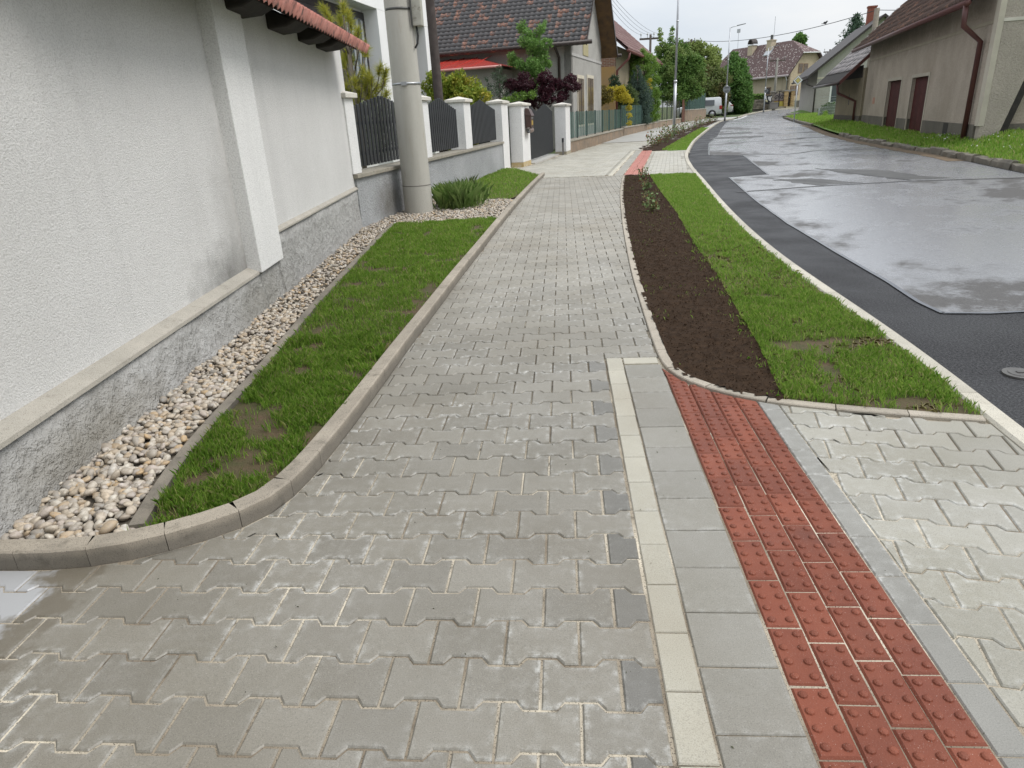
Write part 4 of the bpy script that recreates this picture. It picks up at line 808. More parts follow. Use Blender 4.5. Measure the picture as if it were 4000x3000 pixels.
MB().prism([(ey - .03, -ov - .03, zt + ey * slope - .02), (GD / 2, -ov - .03, rz - .02), (GD / 2, -ov, rz - .02), (ey - .03, -ov, zt + ey * slope - .02)], [(ey - .03, -ov - .03, zt + ey * slope + .14), (GD / 2, -ov - .03, rz + .14), (GD / 2, -ov, rz + .14), (ey - .03, -ov, zt + ey * slope + .14)]).build('bargeboard', M_brown, rfront)
MB().prism([(GD - ey + .03, -ov - .03, zt + ey * slope - .08), (GD / 2, -ov - .03, rz - .08), (GD / 2, -ov, rz - .08), (GD - ey + .03, -ov, zt + ey * slope - .08)], [(GD - ey + .03, -ov - .03, zt + ey * slope + .14), (GD / 2, -ov - .03, rz + .14), (GD / 2, -ov, rz + .14), (GD - ey + .03, -ov, zt + ey * slope + .14)]).build('bargeboard', M_brown, rback)
def roof_tile_mat(name, c1, c2, worn, thr, rough=.45):
    t = NT(name); r = t.rnd(); b = t.mix(t.noise(7), c1, c2); w = t.math('ADD', t.math('MULTIPLY', t.noise(1.3, 4), .62), t.math('MULTIPLY', r, .38)); b = t.mix(t.math('MULTIPLY', t.ramp(w, thr, thr + .05), t.ramp(t.noise(16, 4), .4, .55)), b, worn)
    return t.out(b, rough, t.bump(t.noise(60, 3), .3, .004), **{'Specular IOR Level': .5})
M_tileB = roof_tile_mat('tile_black', (.048, .045, .046), (.09, .085, .084), (.30, .145, .095), .585)
TW, TL = .235, .235; nv = int(math.hypot(GD / 2 - ey, (GD / 2 - ey) * slope) / TL)
tile_roof(rfront, roll_tile(TW, TL + .05, .05, .035, 1), M_tileB, (GD / 2 + rs[0] * 0, -ov, rz + .12), (0, 1, 0), tuple(-rs), 44, nv + 1, TW, TL, name='roof_tile', jit=.006)
gx = ey - .08; MB().tube([(gx, -ov - .25, ez + .0), (gx, 10.2, ez + .0)], .085, 10).build('gutter', M_brown, gh, True)
MB().tube([(gx, .55, ez - .05), (-.07, .5, ez - .45), (-.07, .5, 0)], .06, 10).build('downpipe', M_brown, gh, True)
MB().tube([(GD - ey + .08, -ov - .2, ez), (GD - ey + .08, 3, ez)], .08, 10).build('gutter', M_brown, gh, True)
# red metal porch roof
p1, p2, p3, p4 = [np.array(atY(1600 + x / 2.37, y / 2.37, Y)) for x, y, Y in ((140, 648, 28.6), (850, 600, 28.6), (500, 515, 30.9), (150, 530, 31.2))]
loc = lambda p: tuple((gh.matrix_basis.inverted() @ Vector(p)))
M_redm = mat('red_metal', (.36, .035, .025), (.44, .06, .045), 2, .22, spec=.6); p1, p2, p3, p4 = [loc(p) for p in (p1, p2, p3, p4)]; p5 = (p2[0] + 2.3, p2[1] + .1, p2[2] + .0); p2 = (p2[0], p2[1], p1[2]); p1 = (p2[0], p1[1], p2[2]); p1 = (p1[0], 11., p1[2])
apex = (-.01, p3[1], p3[2]); hi = (-.01, 11., p3[2]); p5 = (-.01, p2[1], p2[2])
pr_ = MB().add([p1, p2, apex, hi, p5], [(1, 0, 3, 2), (4, 1, 2)]).build('porch_roof', M_redm, gh)
for k in range(8):
    y = p2[1] + 1.4 + k * .62; e0 = np.array([p1[0], y, p1[2] + .012]); e1 = np.array([-.01, y, p3[2] + .012]); MB().tube([tuple(e0), tuple(e1)], .016, 6).build('seam', M_redm, pr_)
MB().tube([(p2[0] - .03, p2[1], p2[2] - .03), (p1[0] - .03, 11., p2[2] - .03)], .05, 8).build('porch_gutter', mat('red_gutter', (.42, .17, .15), (.5, .25, .22), 4, .35), pr_, True)
lb('porch_wall', p2[0] + .5, -.002, p2[1] + .5, 11., -.1, p2[2] - .02, M_gr, gh)
# ================================================================ RIGHT SIDE
bs = lambda x, y: on_wall(3000 + x / 2.212, y / 2.212, BAR0, BARU)
barn = root('barn', 'beige roughcast barn with two brown plank doors and tiled roof beside the verge', 'barn', (BAR0[0], BAR0[1], 0), dirz(BARU))
M_bg = stucco('beige_roughcast', (.42, .36, .295), (.33, .285, .23), 26, .03, [((13.3, 33.4, 1.55), (.7, .8, 1.1), (.10, .085, .065), .6), ((11.4, 24., 1.9), (1., 1.2, .9), (.25, .21, .16), .5), ((12.5, 29., 3.5), (6., 12., .9), (.13, .11, .085), .75), ((10.9, 21.5, 1.2), (.8, 1., 1.), (.27, .23, .18), .5), ((13.6, 34.5, 1.2), (1., 1.6, 1.6), (.20, .175, .14), .5)], .9)  # wide band along the wall top: eave shade painted into the colour
M_bp = stucco('barn_plinth', (.16, .145, .12), (.11, .10, .085), 30, .03, [], .9); BL = bs(852, 700)[0]; print('barn length', BL, bs(1040, 715), bs(1150, 700), bs(1250, 690), bs(1390, 670), bs(1900, 200), bs(1340, 1030))
d1 = (bs(1390, 670)[0], bs(1250, 690)[0]); d2 = (bs(1155, 700)[0], bs(1040, 715)[0]); dz_ = 1.86
def wall_with(par, name, mt, x0, x1, z0, z1, y0, y1, holes):        # wall in strips round door openings
    xs = x0
    for a, b in sorted(holes):
        lb(name, xs, a, y0, y1, z0, z1, mt, par); lb(name, a, b, y0, y1, dz_, z1, mt, par); xs = b
    lb(name, xs, x1, y0, y1, z0, z1, mt, par)
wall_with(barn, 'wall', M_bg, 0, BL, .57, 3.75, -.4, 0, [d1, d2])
M_bd = mat('door_brown', (.05, .013, .012), (.075, .022, .02), 5, .7, 30, .003, .5, isl=.25, spec=.15)
for a, b in (d1, d2):
    lb('door_reveal', a - .14, a, -.02, .012, .1, dz_ + .1, mat('reveal', (.40, .36, .29), None, 3), barn); lb('door_reveal', b, b + .10, -.02, .012, .1, dz_ + .1, mat('reveal', (.40,) * 3), barn); lb('lintel', a, b, -.02, .012, dz_, dz_ + .1, mat('reveal', (.40,) * 3), barn)
    dr = lb('door', a, b, -.17, -.13, .1, dz_, M_bd, barn); n = 12
    for k in range(n): w_ = (b - a) / n; lb('plank', a + k * w_ + .008, a + (k + 1) * w_ - .008, -.13, -.10, .12, dz_ - .02, M_bd, dr)
hs = sorted((d1, d2)); xs = 0
for a, b in hs + [(BL, BL)]: lb('plinth', xs, a - (.14 if a < BL else 0), -.4, .025, -.2, .575, M_bp, barn); xs = b + .1
vx = (bs(1570, 1050)[0], bs(1530, 1050)[0]); lb('vent_opening', vx[0], vx[1], .02, .03, .15, .56, mat('vent_dark', (.03, .027, .022), None, 5), barn)
lb('band', -.02, BL, .0, .014, 2.80, 2.88, mat('band_plain', (.33, .29, .22), (.27, .24, .18), 3), barn); lb('slit', bs(918, 900)[0], bs(905, 900)[0] + .12, .0, .008, 1.05, 1.3, mat('slit_clay', (.38, .2, .14), None, 3), barn)
# gable, outer stair wall with its shaded underside as a dark strip
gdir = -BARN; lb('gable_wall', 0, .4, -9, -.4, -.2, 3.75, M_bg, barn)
lb('plinth', -.03, .37, -9., -.4, -.2, .56, M_bp, barn)
rA = lambda x, y: on_wall(3500 + x / 2.764, y / 2.764, BAR0, gdir); g1, g2_, g3, g4 = rA(1380, 890), rA(1120, 1415), rA(1382, 560), rA(1060, 225); print('gable', g1, g2_, g3, g4)
k_ = (g1[1] - g2_[1]) / (g1[0] - g2_[0]); g2_ = (g2_[0] - .16, g2_[1]); M_bl = stucco('beige_roughcast_gable', (.40, .355, .30), (.33, .295, .25), 26, .03, [], .9)
MB().slab([(-.02, -.02, .2), (-.02, -g2_[0], g2_[1] - .25), (-.02, -(g2_[0] + (3.7 - g2_[1]) / k_), 3.7), (-.02, -.02, 3.7)], (-.28, 0, 0)).build('stair_wall', M_bl, barn)
bq = np.array([0, -(g2_[0]), g2_[1] - .25]); bt_ = np.array([0, -(g2_[0] + (3.7 - g2_[1]) / k_), 3.7]); MB().slab([tuple(bq + [-.29, -.005, 0]), tuple(bq + [-.29, -.15, 0]), tuple(bt_ + [-.29, -.15, 0]), tuple(bt_ + [-.29, -.005, 0])], (.26, 0, 0)).build('stair_shade_strip', M_rafter, barn)  # dark strip added for the shade under the stair
lb('corner_trim', -.312, -.02, -.10, .02, .55, 3.7, mat('corner_trim', (.47, .43, .35), None, 3), barn); lb('band', -.318, -.301, -4., -.1, 2.80, 2.87, mat('band_pale', (.55, .52, .45), None, 3), barn)
# roof
ge, gz_ = .55, 3.30; rt_ = math.tan(math.radians(43)); ry = -4.2; ridge = gz_ + (ge - ry) * rt_; M_bt = roof_tile_mat('tile_brown', (.048, .029, .022), (.09, .052, .038), (.19, .10, .065), .58, .8)
brf = MB().prism([(-.05, ge, gz_), (BL + .7, ge, gz_), (BL + .7, ry, ridge), (-.05, ry, ridge)], [(-.05, ge, gz_ + .06), (BL + .7, ge, gz_ + .06), (BL + .7, ry, ridge + .06), (-.05, ry, ridge + .06)]).build('roof', M_rafter, barn)
bd_ = unit(np.array([0, ge - ry, -(ge - ry) * rt_])); tile_roof(brf, roll_tile(.31, .42, .07, .04, 1), M_bt, (-.05, ry, ridge + .08), (1, 0, 0), tuple(bd_), int((BL + .7) / .31), 17, .31, .385, name='roof_tile', budget=250, jit=.006)
M_pipe = mat('downpipe_rust', (.10, .038, .032), (.075, .03, .027), 5, .5)
MB().tube([(-.02, ge + .07, gz_ - .02), (BL + .75, ge + .07, gz_ + .03)], .075, 10).build('gutter', M_pipe, barn, True); MB().tube([(.1, ge + .07, gz_ - .05), (.1, ge + .05, gz_ - .5), (.45, .09, gz_ - .85), (.45, .09, .2)], .062, 12).build('downpipe', M_pipe, barn, True)
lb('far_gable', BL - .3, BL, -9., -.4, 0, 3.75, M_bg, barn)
# wooden roof-top pole and chimney behind the barn
def chimney(nm, label, px, py0, py1, w, Y, mt):
    a, b = atY(px, py0, Y), atY(px, py1, Y); o = root(nm, label, 'chimney', (a[0], Y, 0)); lb('stack', -w / 2, w / 2, -w / 2, w / 2, b[2] - 1.5, a[2], mt, o); lb('cap', -w / 2 - .06, w / 2 + .06, -w / 2 - .06, w / 2 + .06, a[2] - .1, a[2], mt, o); return o
M_brick = mat('chimney_brick', (.26, .09, .06), (.2, .07, .05), 8, .9)
# lean-to shed
S0 = np.array([14.15, 36.3]); SU = unit(np.array([.16, .985])); shed = root('shed', 'small beige lean-to shed with pale shingled roof between barn and gabled house', 'shed', (S0[0], S0[1], 0), dirz(SU)); ss = lambda x, y: on_wall(3000 + x / 2.212, y / 2.212, S0, SU)
SLn = max(ss(590, 850)[0], 3.5); print('shed', SLn, ss(590, 850), ss(800, 700), ss(720, 690), ss(500, 740))
M_sd = stucco('shed_render', (.26, .22, .155), (.20, .17, .12), 24, .02, [], .7); lb('wall', -1., SLn, -3., 0, .5, 2.6, M_sd, shed); lb('plinth', -1., SLn + .02, -3., .03, -.2, .52, mat('shed_plinth', (.10, .085, .07), (.075, .065, .055), 5, .9, 30, .02, .6), shed)
sg = .95; sz = on_wall(3000 + 720 / 2.212, 700 / 2.212, S0 + np.array([-SU[1], SU[0]]) * sg, SU)[1]; sn = math.tan(math.radians(44)); print('shed eave', sz)
srf = MB().prism([(-.55, sg, sz), (SLn + .9, sg, sz), (SLn + .9, -2.6, sz + (sg + 2.6) * sn), (-.55, -2.6, sz + (sg + 2.6) * sn)], [(-.55, sg, sz + .07), (SLn + .9, sg, sz + .07), (SLn + .9, -2.6, sz + (sg + 2.6) * sn + .07), (-.55, -2.6, sz + (sg + 2.6) * sn + .07)]).build('roof', M_rafter, shed)
lb('eave_wall', -.6, SLn, .0, .02, 2.2, sz + .7, mat('shed_dark_boards', (.035, .03, .026), (.05, .042, .036), 4, .8), shed)
mb = MB(); mb.box(-.14, .14, -.36, 0, .0, .018); dn2 = unit(np.array([0, 1., -sn]))
tile_roof(srf, mb, mat('shingle_pale', (.24, .215, .205), (.14, .125, .125), 6, .55, isl=.5), (-.55, -2.6, sz + (sg + 2.6) * sn + .075), (1, 0, 0), tuple(dn2), int((SLn + 1.45) / .29), 13, .29, .33, name='shingle', budget=200, jit=.02)
MB().prism([(-.62, sg + .02, sz - .1), (-.62, -2.6, sz - .1 + (sg + 2.6) * sn), (-.56, -2.6, sz - .1 + (sg + 2.6) * sn), (-.56, sg + .02, sz - .1)], [(-.62, sg + .02, sz + .09), (-.62, -2.6, sz + .09 + (sg + 2.6) * sn), (-.56, -2.6, sz + .09 + (sg + 2.6) * sn), (-.56, sg + .02, sz + .09)]).build('bargeboard', mat('barge_red', (.10, .035, .028), None, 4, .6), shed)
MB().tube([(-.6, sg + .07, sz - .02), (SLn + 1.2, sg + .07, sz - .06)], .07, 8).build('gutter', M_brown, shed, True); MB().tube([(-.3, sg + .05, sz - .05), (-.3, sg, sz - .45), (-.2, .1, sz - .85), (-.2, .1, 0)], .06, 8).build('downpipe', M_pipe, shed, True); lb('slit', 1.6, 1.75, -.001, .008, 1.0, 1.5, M_frame, shed)
# ---- gabled grey house behind the shed
Yg = 60.; def_ = lambda x, y, Y=Yg: atY(2700 + x / 3.6867, 100 + y / 3.6867, Y)
c0 = def_(1770, 1200); g5 = root('gabled_house', 'grey roughcast gabled house with dark verge and white window behind the shed', 'house', (c0[0], Yg, gz(Yg)), math.radians(-12)); gi = g5.matrix_basis.inverted(); M_g5 = stucco('grey_house_render', (.40, .38, .35), (.35, .33, .305), 14, .02, [], .5)
zc = def_(1815, 640)[2] - gz(Yg); tp = def_(3000, 0)[2]; W5 = 8.4; sl5 = .80; apx = zc + W5 / 2 * sl5; print('gabled', c0, zc, apx)
MB().slab([(0, 0, -.3), (W5, 0, -.3), (W5, 0, zc), (W5 / 2, 0, apx), (0, 0, zc)], (0, .3, 0)).build('gable_wall', M_g5, g5); lb('wall', 0, .3, .3, 12, -.3, zc, M_g5, g5); lb('wall', W5 - .3, W5, .3, 12, -.3, zc, M_g5, g5); lb('plinth', -.02, W5, -.03, 0, -.3, .55, mat('plinth_grey', (.27, .26, .24), None, 2, .9), g5); lb('band', 0, W5, -.02, 0, 2.7, 2.8, M_trim, g5)
M_dk = mat('roof_dark', (.03, .024, .022), (.05, .04, .037), 3, .6)
for s_, nm in ((1, 'roof'), (-1, 'roof')):
    X = lambda x: x if s_ > 0 else W5 - x
    MB().prism([(X(-.7), -.45, zc - .7 * sl5), (X(W5 / 2), -.45, apx), (X(W5 / 2), 12.4, apx), (X(-.7), 12.4, zc - .7 * sl5)], [(X(-.7), -.45, zc - .7 * sl5 + .2), (X(W5 / 2), -.45, apx + .2), (X(W5 / 2), 12.4, apx + .2), (X(-.7), 12.4, zc - .7 * sl5 + .2)]).build(nm, M_dk, g5)
MB().tube([(-.78, -.3, zc - .62), (-.78, 12, zc - .62)], .09, 8).build('gutter', M_dk, g5, True); MB().tube([(-.78, -.25, zc - .66), (-.75, -.25, zc - 1.), (-.08, -.1, zc - 1.25), (-.08, -.1, 0)], .06, 8).build('downpipe', M_dk, g5, True)
M_wf = mat('window_white', (.75, .75, .74), None, 3, .5)
for px, py, w_, h_ in ((2060, 960, 1.05, 1.75), (2620, 300, .95, 1.4)):
    q_ = gi @ Vector(def_(px, py, Yg + 1.)); fr = lb('window', q_.x - w_ / 2, q_.x + w_ / 2, -.05, -.001, q_.z - h_ / 2, q_.z + h_ / 2, M_wf, g5, .01); lb('pane', q_.x - w_ / 2 + .13, q_.x + w_ / 2 - .13, -.056, -.051, q_.z - h_ / 2 + .13, q_.z + h_ / 2 - .13, M_glass, fr)
ch_ = lb('chimney', 3.9, 4.5, 5., 5.6, apx - .6, apx + 1.2, M_brick, g5); lb('cap', 3.85, 4.55, 4.95, 5.65, apx + 1.2, apx + 1.32, M_brick, ch_)
# ================================================================ LAMPS, POLES, SIGNS, WIRES
M_lamp = mat('lamp_galvanised', (.47, .48, .50), (.40, .41, .43), 6, .38, met=.6)
def lamp(label, x, y, H, head=True):
    o = root('street_lamp', label, 'street lamp', (x, y, gz(y)), 0, 'galvanised street lamps along the pavement')
    MB().tube([(0, 0, -.2), (0, 0, 2.55)], [.078, .075], 16).build('lower_post', M_lamp, o, True); MB().tube([(0, 0, 2.5), (0, 0, 2.62)], .085, 16).build('collar', mat('collar_bright', (.62, .63, .64), None, 5, .3, met=.6), o, True); MB().tube([(0, 0, 2.6), (0, 0, H)], [.06, .042], 14).build('upper_post', M_lamp, o, True); MB().tube([(0, 0, H * .66), (0, 0, H * .66 + .06)], .062, 14).build('collar', MATS['collar_bright'], o, True)
    MB().tube([(0, 0, H - .05), (.15, -.02, H + .02), (.55, -.06, H + .10)], .028, 8).build('arm', M_lamp, o, True)
    MB().prism([(.5, -.17, H + .06), (1.15, -.24, H + .17), (1.15, -.02, H + .17), (.5, .03, H + .06)], [(.5, -.15, H + .13), (1.15, -.22, H + .22), (1.15, -.04, H + .22), (.5, .01, H + .13)]).build('lamp_head', mat('lamp_dark', (.16, .165, .17), None, 4, .4), o, bevel=.02)
    lb('base_plate', -.12, .12, -.12, .12, .0, .03, M_dkst, o); return o
L1 = atZ(2300 + 785 / 2.37, 1250 / 2.37, 0); lamp('tall galvanised street lamp in the rose bed beyond the crossing', L1[0], L1[1], 8.)
for bx_, by_, tx, ty, Y, lab in ((2831.6, 456, 2849.5, 107.6, 61., 'galvanised street lamp standing in front of the parked white cars'), (2982.9, 432.3, 3001, 187, 86., 'galvanised street lamp beside the black notice board')):
    b, t_ = atY(bx_, by_, Y), atY(tx, ty, Y); lamp(lab, b[0], Y, t_[2] - gz(Y))
M_wood = mat('pole_wood', (.075, .06, .05), (.11, .09, .075), 4, .9); M_ins = mat('insulator', (.45, .45, .42), None, 5, .3)
WIRES = []
def upole(label, px, pyb, pyt, Y, wtop, arm=.0, mt=None, r=.13, ins=4, group=None, base=None, ang=0.):
    t_ = atY(px, pyt, Y); g = gz(min(Y, 160)) if base is None else base; o = root('utility_pole', label, 'pole', (t_[0], Y, g), ang, group); H = t_[2] - g
    MB().tube([(0, 0, -.3), (0, 0, H)], [r, r * .75], 10).build('shaft', mt or M_wood, o, True)
    if arm:
        MB().box(-arm, arm, -.08, .0 - r * .6, H - .42, H - .26).build('crossarm', M_wood, o)
        for k in range(ins):
            x = -arm + .12 + (2 * arm - .24) * k / max(1, ins - 1); i_ = MB().tube([(x, -.09, H - .26), (x, -.09, H - .02)], .02, 6).build('pin', M_dkst, o); MB().tube([(x, -.09, H - .05), (x, -.09, H + .0), (x, -.09, H + .12)], [.05, .07, .03], 8).build('insulator', M_ins, i_, True)
    return o, (t_[0], Y, t_[2] - .1)
pA, tA = upole('dark wooden pole with insulator crossarm above the brown-roofed house', 2300 + 572 / 2.37, 0, 318 / 2.37, 66., 0, .95)
pB, tB = upole('dark wooden pole with crossarm rising above the round tree crowns', 2300 + 952 / 2.37, 0, 362 / 2.37, 84., 0, 1.05)
pC_, tC = upole('slim concrete pole with crossarm in front of the leafy tree by the cars', 2700 + 605 / 3.687, 0, 100 + 440 / 3.687, 92., 0, .9, mat('pole_conc_far', (.26, .25, .22), None, 3, .9), .16, 2)
pD, tD = upole('grey pole with T crossarm in front of the tan farmhouse', 2700 + 1245 / 3.687, 0, 100 + 462 / 3.687, 97., 0, 1.0, MATS['pole_conc_far'], .17, 2)
pE, tE = upole('stout weathered pole above the barn roof', 3000 + 945 / 2.212, 0, 70 / 2.212, 48., 0, 0, mat('pole_grey_wood', (.23, .20, .16), (.17, .15, .12), 5, .9), .2, base=0)
pF, tF = upole('small dark pole with crossarm behind the gabled house', 2700 + 2000 / 3.687, 0, 100 + 340 / 3.687, 110., 0, .9, None, .14, 2)
pG, tG = upole('short dark mast behind the gabled house roof', 2700 + 1948 / 3.687, 0, 100 + 400 / 3.687, 112., 0, .3, None, .1, 2)
M_wire = mat('wire', (.05, .05, .055), None, 3, .6)
def wire(label, a, b, sag, r=.012, n=16):
    a, b = np.array(a), np.array(b); P = [tuple(a + (b - a) * t_ - np.array([0, 0, 4 * sag * t_ * (1 - t_)])) for t_ in np.linspace(0, 1, n)]; return tag(MB().tube(P, r, 5).build('overhead_wire', M_wire, None, True), label, 'wire')
wire('long overhead wire slung past the chimneys to the stout pole', tB, tE, .7, .022)
wire('overhead wire leaving the stout pole over the barn roof', tE, (tE[0] + 6, 40., tE[2] - .4), .3, .018)
for k in range(4): e = atY(2300 + (150 + 34 * k) / 2.37, (0 + 0 * k) / 2.37, 40. + k); wire('thin service wires fanning from the insulators over the gable' if False else 'overhead wire number %s from the insulator crossarm up past the gable' % ('one', 'two', 'three', 'four')[k], (tA[0] - .8 + .5 * k, tA[1], tA[2] + .1), e, .3, .009)
wire('overhead wire joining the two crossarm poles above the trees', tA, tB, .5, .012); wire('overhead wire between slim pole and T pole before the farmhouse', tC, tD, .2, .014); wire('overhead wire from T pole towards the gabled house', tD, tG, .2, .014)
bd = np.array(tB) + (np.array(tE) - np.array(tB)) * .0; bp = atY(3000 + 490 / 2.212, 222 / 2.212, 55.2)
def blob_mesh(nm, parts, mt, par=None):
    import bmesh; bm = bmesh.new()
    for c_, r_ in parts: bmesh.ops.create_icosphere(bm, subdivisions=2, radius=1., matrix=Matrix.Translation(c_) @ Matrix.Diagonal((*r_, 1)))
    me = bpy.data.meshes.new(nm); bm.to_mesh(me); bm.free(); me.polygons.foreach_set('use_smooth', [True] * len(me.polygons)); return link(nm, me, mt, par)
# where the wire is at the bird's bearing
tt = np.linspace(0, 1, 400); Wp = np.array(tB) + (np.array(tE) - np.array(tB)) * tt[:, None]; Wp[:, 2] -= 4 * .7 * tt * (1 - tt); d_ = ray(3000 + 490 / 2.212, 222 / 2.212); k = np.argmin(np.abs(Wp[:, 0] / Wp[:, 1] - d_[0] / d_[1])); wq = Wp[k]
br_ = root('bird', 'small dark bird perched on the long overhead wire', 'bird', tuple(wq)); blob_mesh('body', [((0, 0, .13), (.13, .07, .08)), ((.11, 0, .21), (.055, .05, .05)), ((-.17, 0, .08), (.10, .03, .02)), ((.17, 0, .21), (.03, .012, .012)), ((.02, 0, .04), (.012, .03, .05))], mat('bird_dark', (.03, .03, .035), None, 5), br_)
# signs
def diamond(s_, y0, y1): return [(0, y0, -s_), (s_, y0, 0), (0, y0, s_), (-s_, y0, 0)], [(0, y1, -s_), (s_, y1, 0), (0, y1, s_), (-s_, y1, 0)]
Ys = 48.; sp = atY(2700 + 1536 / 3.687, 100 + 790 / 3.687, Ys); sg_ = root('priority_sign', 'diamond priority road sign with yellow centre on a thin grey post', 'road sign', (sp[0], Ys, gz(Ys)), math.radians(-6)); zS = sp[2] - gz(Ys); M_sw = mat('sign_white', (.68, .69, .68), None, 3, .4); M_sk = mat('sign_black', (.02, .02, .022), None, 3, .4)
rS = (atY(2700 + 1605 / 3.687, 100 + 790 / 3.687, Ys)[0] - sp[0]); print('sign r', rS)
def dia(nm, r_, ya, yb, mt, par):
    a, b = diamond(r_, ya, yb); mb = MB(); mb.prism([(x, y, z + zS) for x, y, z in b], [(x, y, z + zS) for x, y, z in a]); return mb.build(nm, mt, par)
pl = dia('plate', rS, -.06, -.04, M_sk, sg_); dia('white_field', rS * .94, -.063, -.0605, M_sw, pl); dia('black_line', rS * .60, -.066, -.0635, M_sk, pl); dia('yellow_field', rS * .52, -.069, -.0665, mat('sign_yellow', (.55, .47, .16), None, 3, .4), pl)
MB().tube([(0, 0, 0), (0, 0, zS + rS * .5)], .035, 10).build('post', M_lamp, sg_, True)
Yr = 61.; q_ = atY(2700 + 508 / 3.687, 100 + 918 / 3.687, Yr); rs_ = root('round_sign', 'grey back of a round road sign mounted on the lamp post', 'road sign', (q_[0], Yr - .08, q_[2])); n = 24; R_ = atY(2700 + 560 / 3.687, 100 + 918 / 3.687, Yr)[0] - q_[0]
cir = lambda r_, y: [(r_ * math.cos(2 * math.pi * k / n), y, r_ * math.sin(2 * math.pi * k / n)) for k in range(n)]; M_sb = mat('sign_back', (.20, .21, .215), (.16, .17, .175), 3, .5)
MB().prism(cir(R_, .02), cir(R_, 0)).build('plate', M_sb, rs_, bevel=.005)
for z in (-.15, .15): lb('bracket', -R_ * .6, R_ * .6, -.02, .0, z * R_ / .35 - .02, z * R_ / .35 + .02, mat('bracket_dk', (.06, .06, .06), None, 3), rs_)
Yd = 85.8; q_ = atY(2700 + 1073 / 3.687, 100 + 940 / 3.687, Yd); r_ = atY(2700 + 1107 / 3.687, 100 + 940 / 3.687, Yd)[0] - q_[0]; o = root('diamond_sign', 'grey back of a diamond road sign on the lamp by the notice board', 'road sign', (q_[0], Yd - .15, q_[2])); a, b = diamond(r_, -.02, .0); MB().prism(b, a).build('plate', M_sb, o); MB().box(-r_ * .5, r_ * .5, -.05, -.02, -.03, .03).build('bracket', M_dkst, o)
q_ = atY(2700 + 594 / 3.687, 100 + 930 / 3.687, 91.6); o = root('pole_box', 'small white meter box strapped to the slim concrete pole', 'box', q_); lb('case', -.28, .28, -.2, .1, -.3, .3, M_wf, o, .02); lb('lid', -.2, .2, -.22, -.2, -.2, .2, mat('lid_grey', (.5, .5, .5), None, 3), o)
# ================================================================ CARS
def car(name, label, loc, rz, paint, prof, roofw, W, glass_poly, wheels, extra):
    o = root(name, label, 'car', loc, rz); mb = MB(); n = len(prof)
    def half(z): return W / 2 - max(0, z - roofw[0]) * roofw[1] - (.05 if z < .35 else 0)
    L_ = [(x, -half(z), z) for x, z in prof]; R__ = [(x, half(z), z) for x, z in prof]; mb.prism(R__, L_); body = mb.build('body', paint, o, bevel=.05)
    for p in body.data.polygons: p.use_smooth = True
    for nm, poly, mt in glass_poly:
        for s_ in (-1, 1): f_ = [(x, s_ * (half(z) + .012), z) for x, z in poly]; b_ = [(x, s_ * (half(z) - .01), z) for x, z in poly]; (MB().prism(b_, f_) if s_ > 0 else MB().prism(f_, b_)).build(nm, mt, body)
    for x, r_ in wheels:
        for s_ in (-1, 1):
            w_ = MB().tube([(x, s_ * (W / 2 - .22), r_), (x, s_ * (W / 2 + .01), r_)], r_, 24).build('wheel', mat('tyre', (.012, .012, .013), None, 5, .8), o, True); MB().tube([(x, s_ * (W / 2 + .005), r_), (x, s_ * (W / 2 + .03), r_)], [r_ * .66, r_ * .6], 20).build('rim', mat('rim', (.55, .55, .56), None, 5, .3, met=.6), w_, True)
            for k in range(6): a_ = k * math.pi / 3; MB().tube([(x + r_ * .3 * math.cos(a_), s_ * (W / 2 + .033), r_ + r_ * .3 * math.sin(a_)), (x + r_ * .52 * math.cos(a_), s_ * (W / 2 + .033), r_ + r_ * .52 * math.sin(a_))], .03, 5).build('spoke_gap', mat('rim_dark', (.05, .05, .05), None, 5), w_)
            MB().tube([(x, s_ * (W / 2 - .1), r_), (x, s_ * (W / 2 + .004), r_)], r_ * 1.17, 24).build('wheel_arch', mat('arch_black', (.02, .02, .02), None, 5), o, True)
    for nm, bx_, mt in extra: MB().box(*bx_).build(nm, mt, o, bevel=.02)
    return o
M_van = mat('van_silver', (.60, .61, .62), (.56, .57, .58), 2, .25, met=.25); M_wc = mat('car_white', (.78, .78, .77), None, 2, .25); M_cg = mat('car_glass', (.03, .04, .045), (.05, .06, .065), 1, .08, spec=.8); M_bump = mat('bumper_grey', (.07, .07, .072), None, 3, .6); M_tail = mat('tail_red', (.35, .02, .015), None, 3, .3)
Yv = 73.; wv = atY(2680 + 710 / 7.373, 360 + 742 / 7.373, Yv)
# van: rear to the right (local +x), 4.4 m long; rear wheel at x = 1.35
car('van', 'silver white panel van with dark side window parked behind the green fence', (wv[0] - 1.32, Yv, gz(Yv)), math.radians(-6), M_van, [(-2.2, .3), (-2.2, .85), (-1.9, 1.02), (-1.3, 1.12), (-.6, 1.74), (-.3, 1.82), (1.95, 1.82), (2.12, 1.74), (2.2, 1.0), (2.22, .35), (2.15, .28), (-2.1, .25)], (1.0, .16), 1.79,
    [('side_window', [(.35, 1.08), (1.5, 1.08), (1.5, 1.58), (.42, 1.60)], M_cg), ('side_window', [(-1.05, 1.08), (.2, 1.08), (.2, 1.6), (-.55, 1.6)], M_cg)], [(1.32, .32), (-1.38, .32)],
    [('rear_window', (2.15, 2.19, -.62, .62, 1.12, 1.6), M_cg), ('tail_light', (1.98, 2.235, -.895, -.75, .72, 1.05), M_tail), ('tail_light', (1.98, 2.235, .75, .895, .72, 1.05), M_tail), ('bumper', (1.85, 2.30, -.86, .86, .25, .5), M_bump)])
Yw = 79.; wv = atY(2680 + 1062 / 7.373, 360 + 665 / 7.373, Yw)
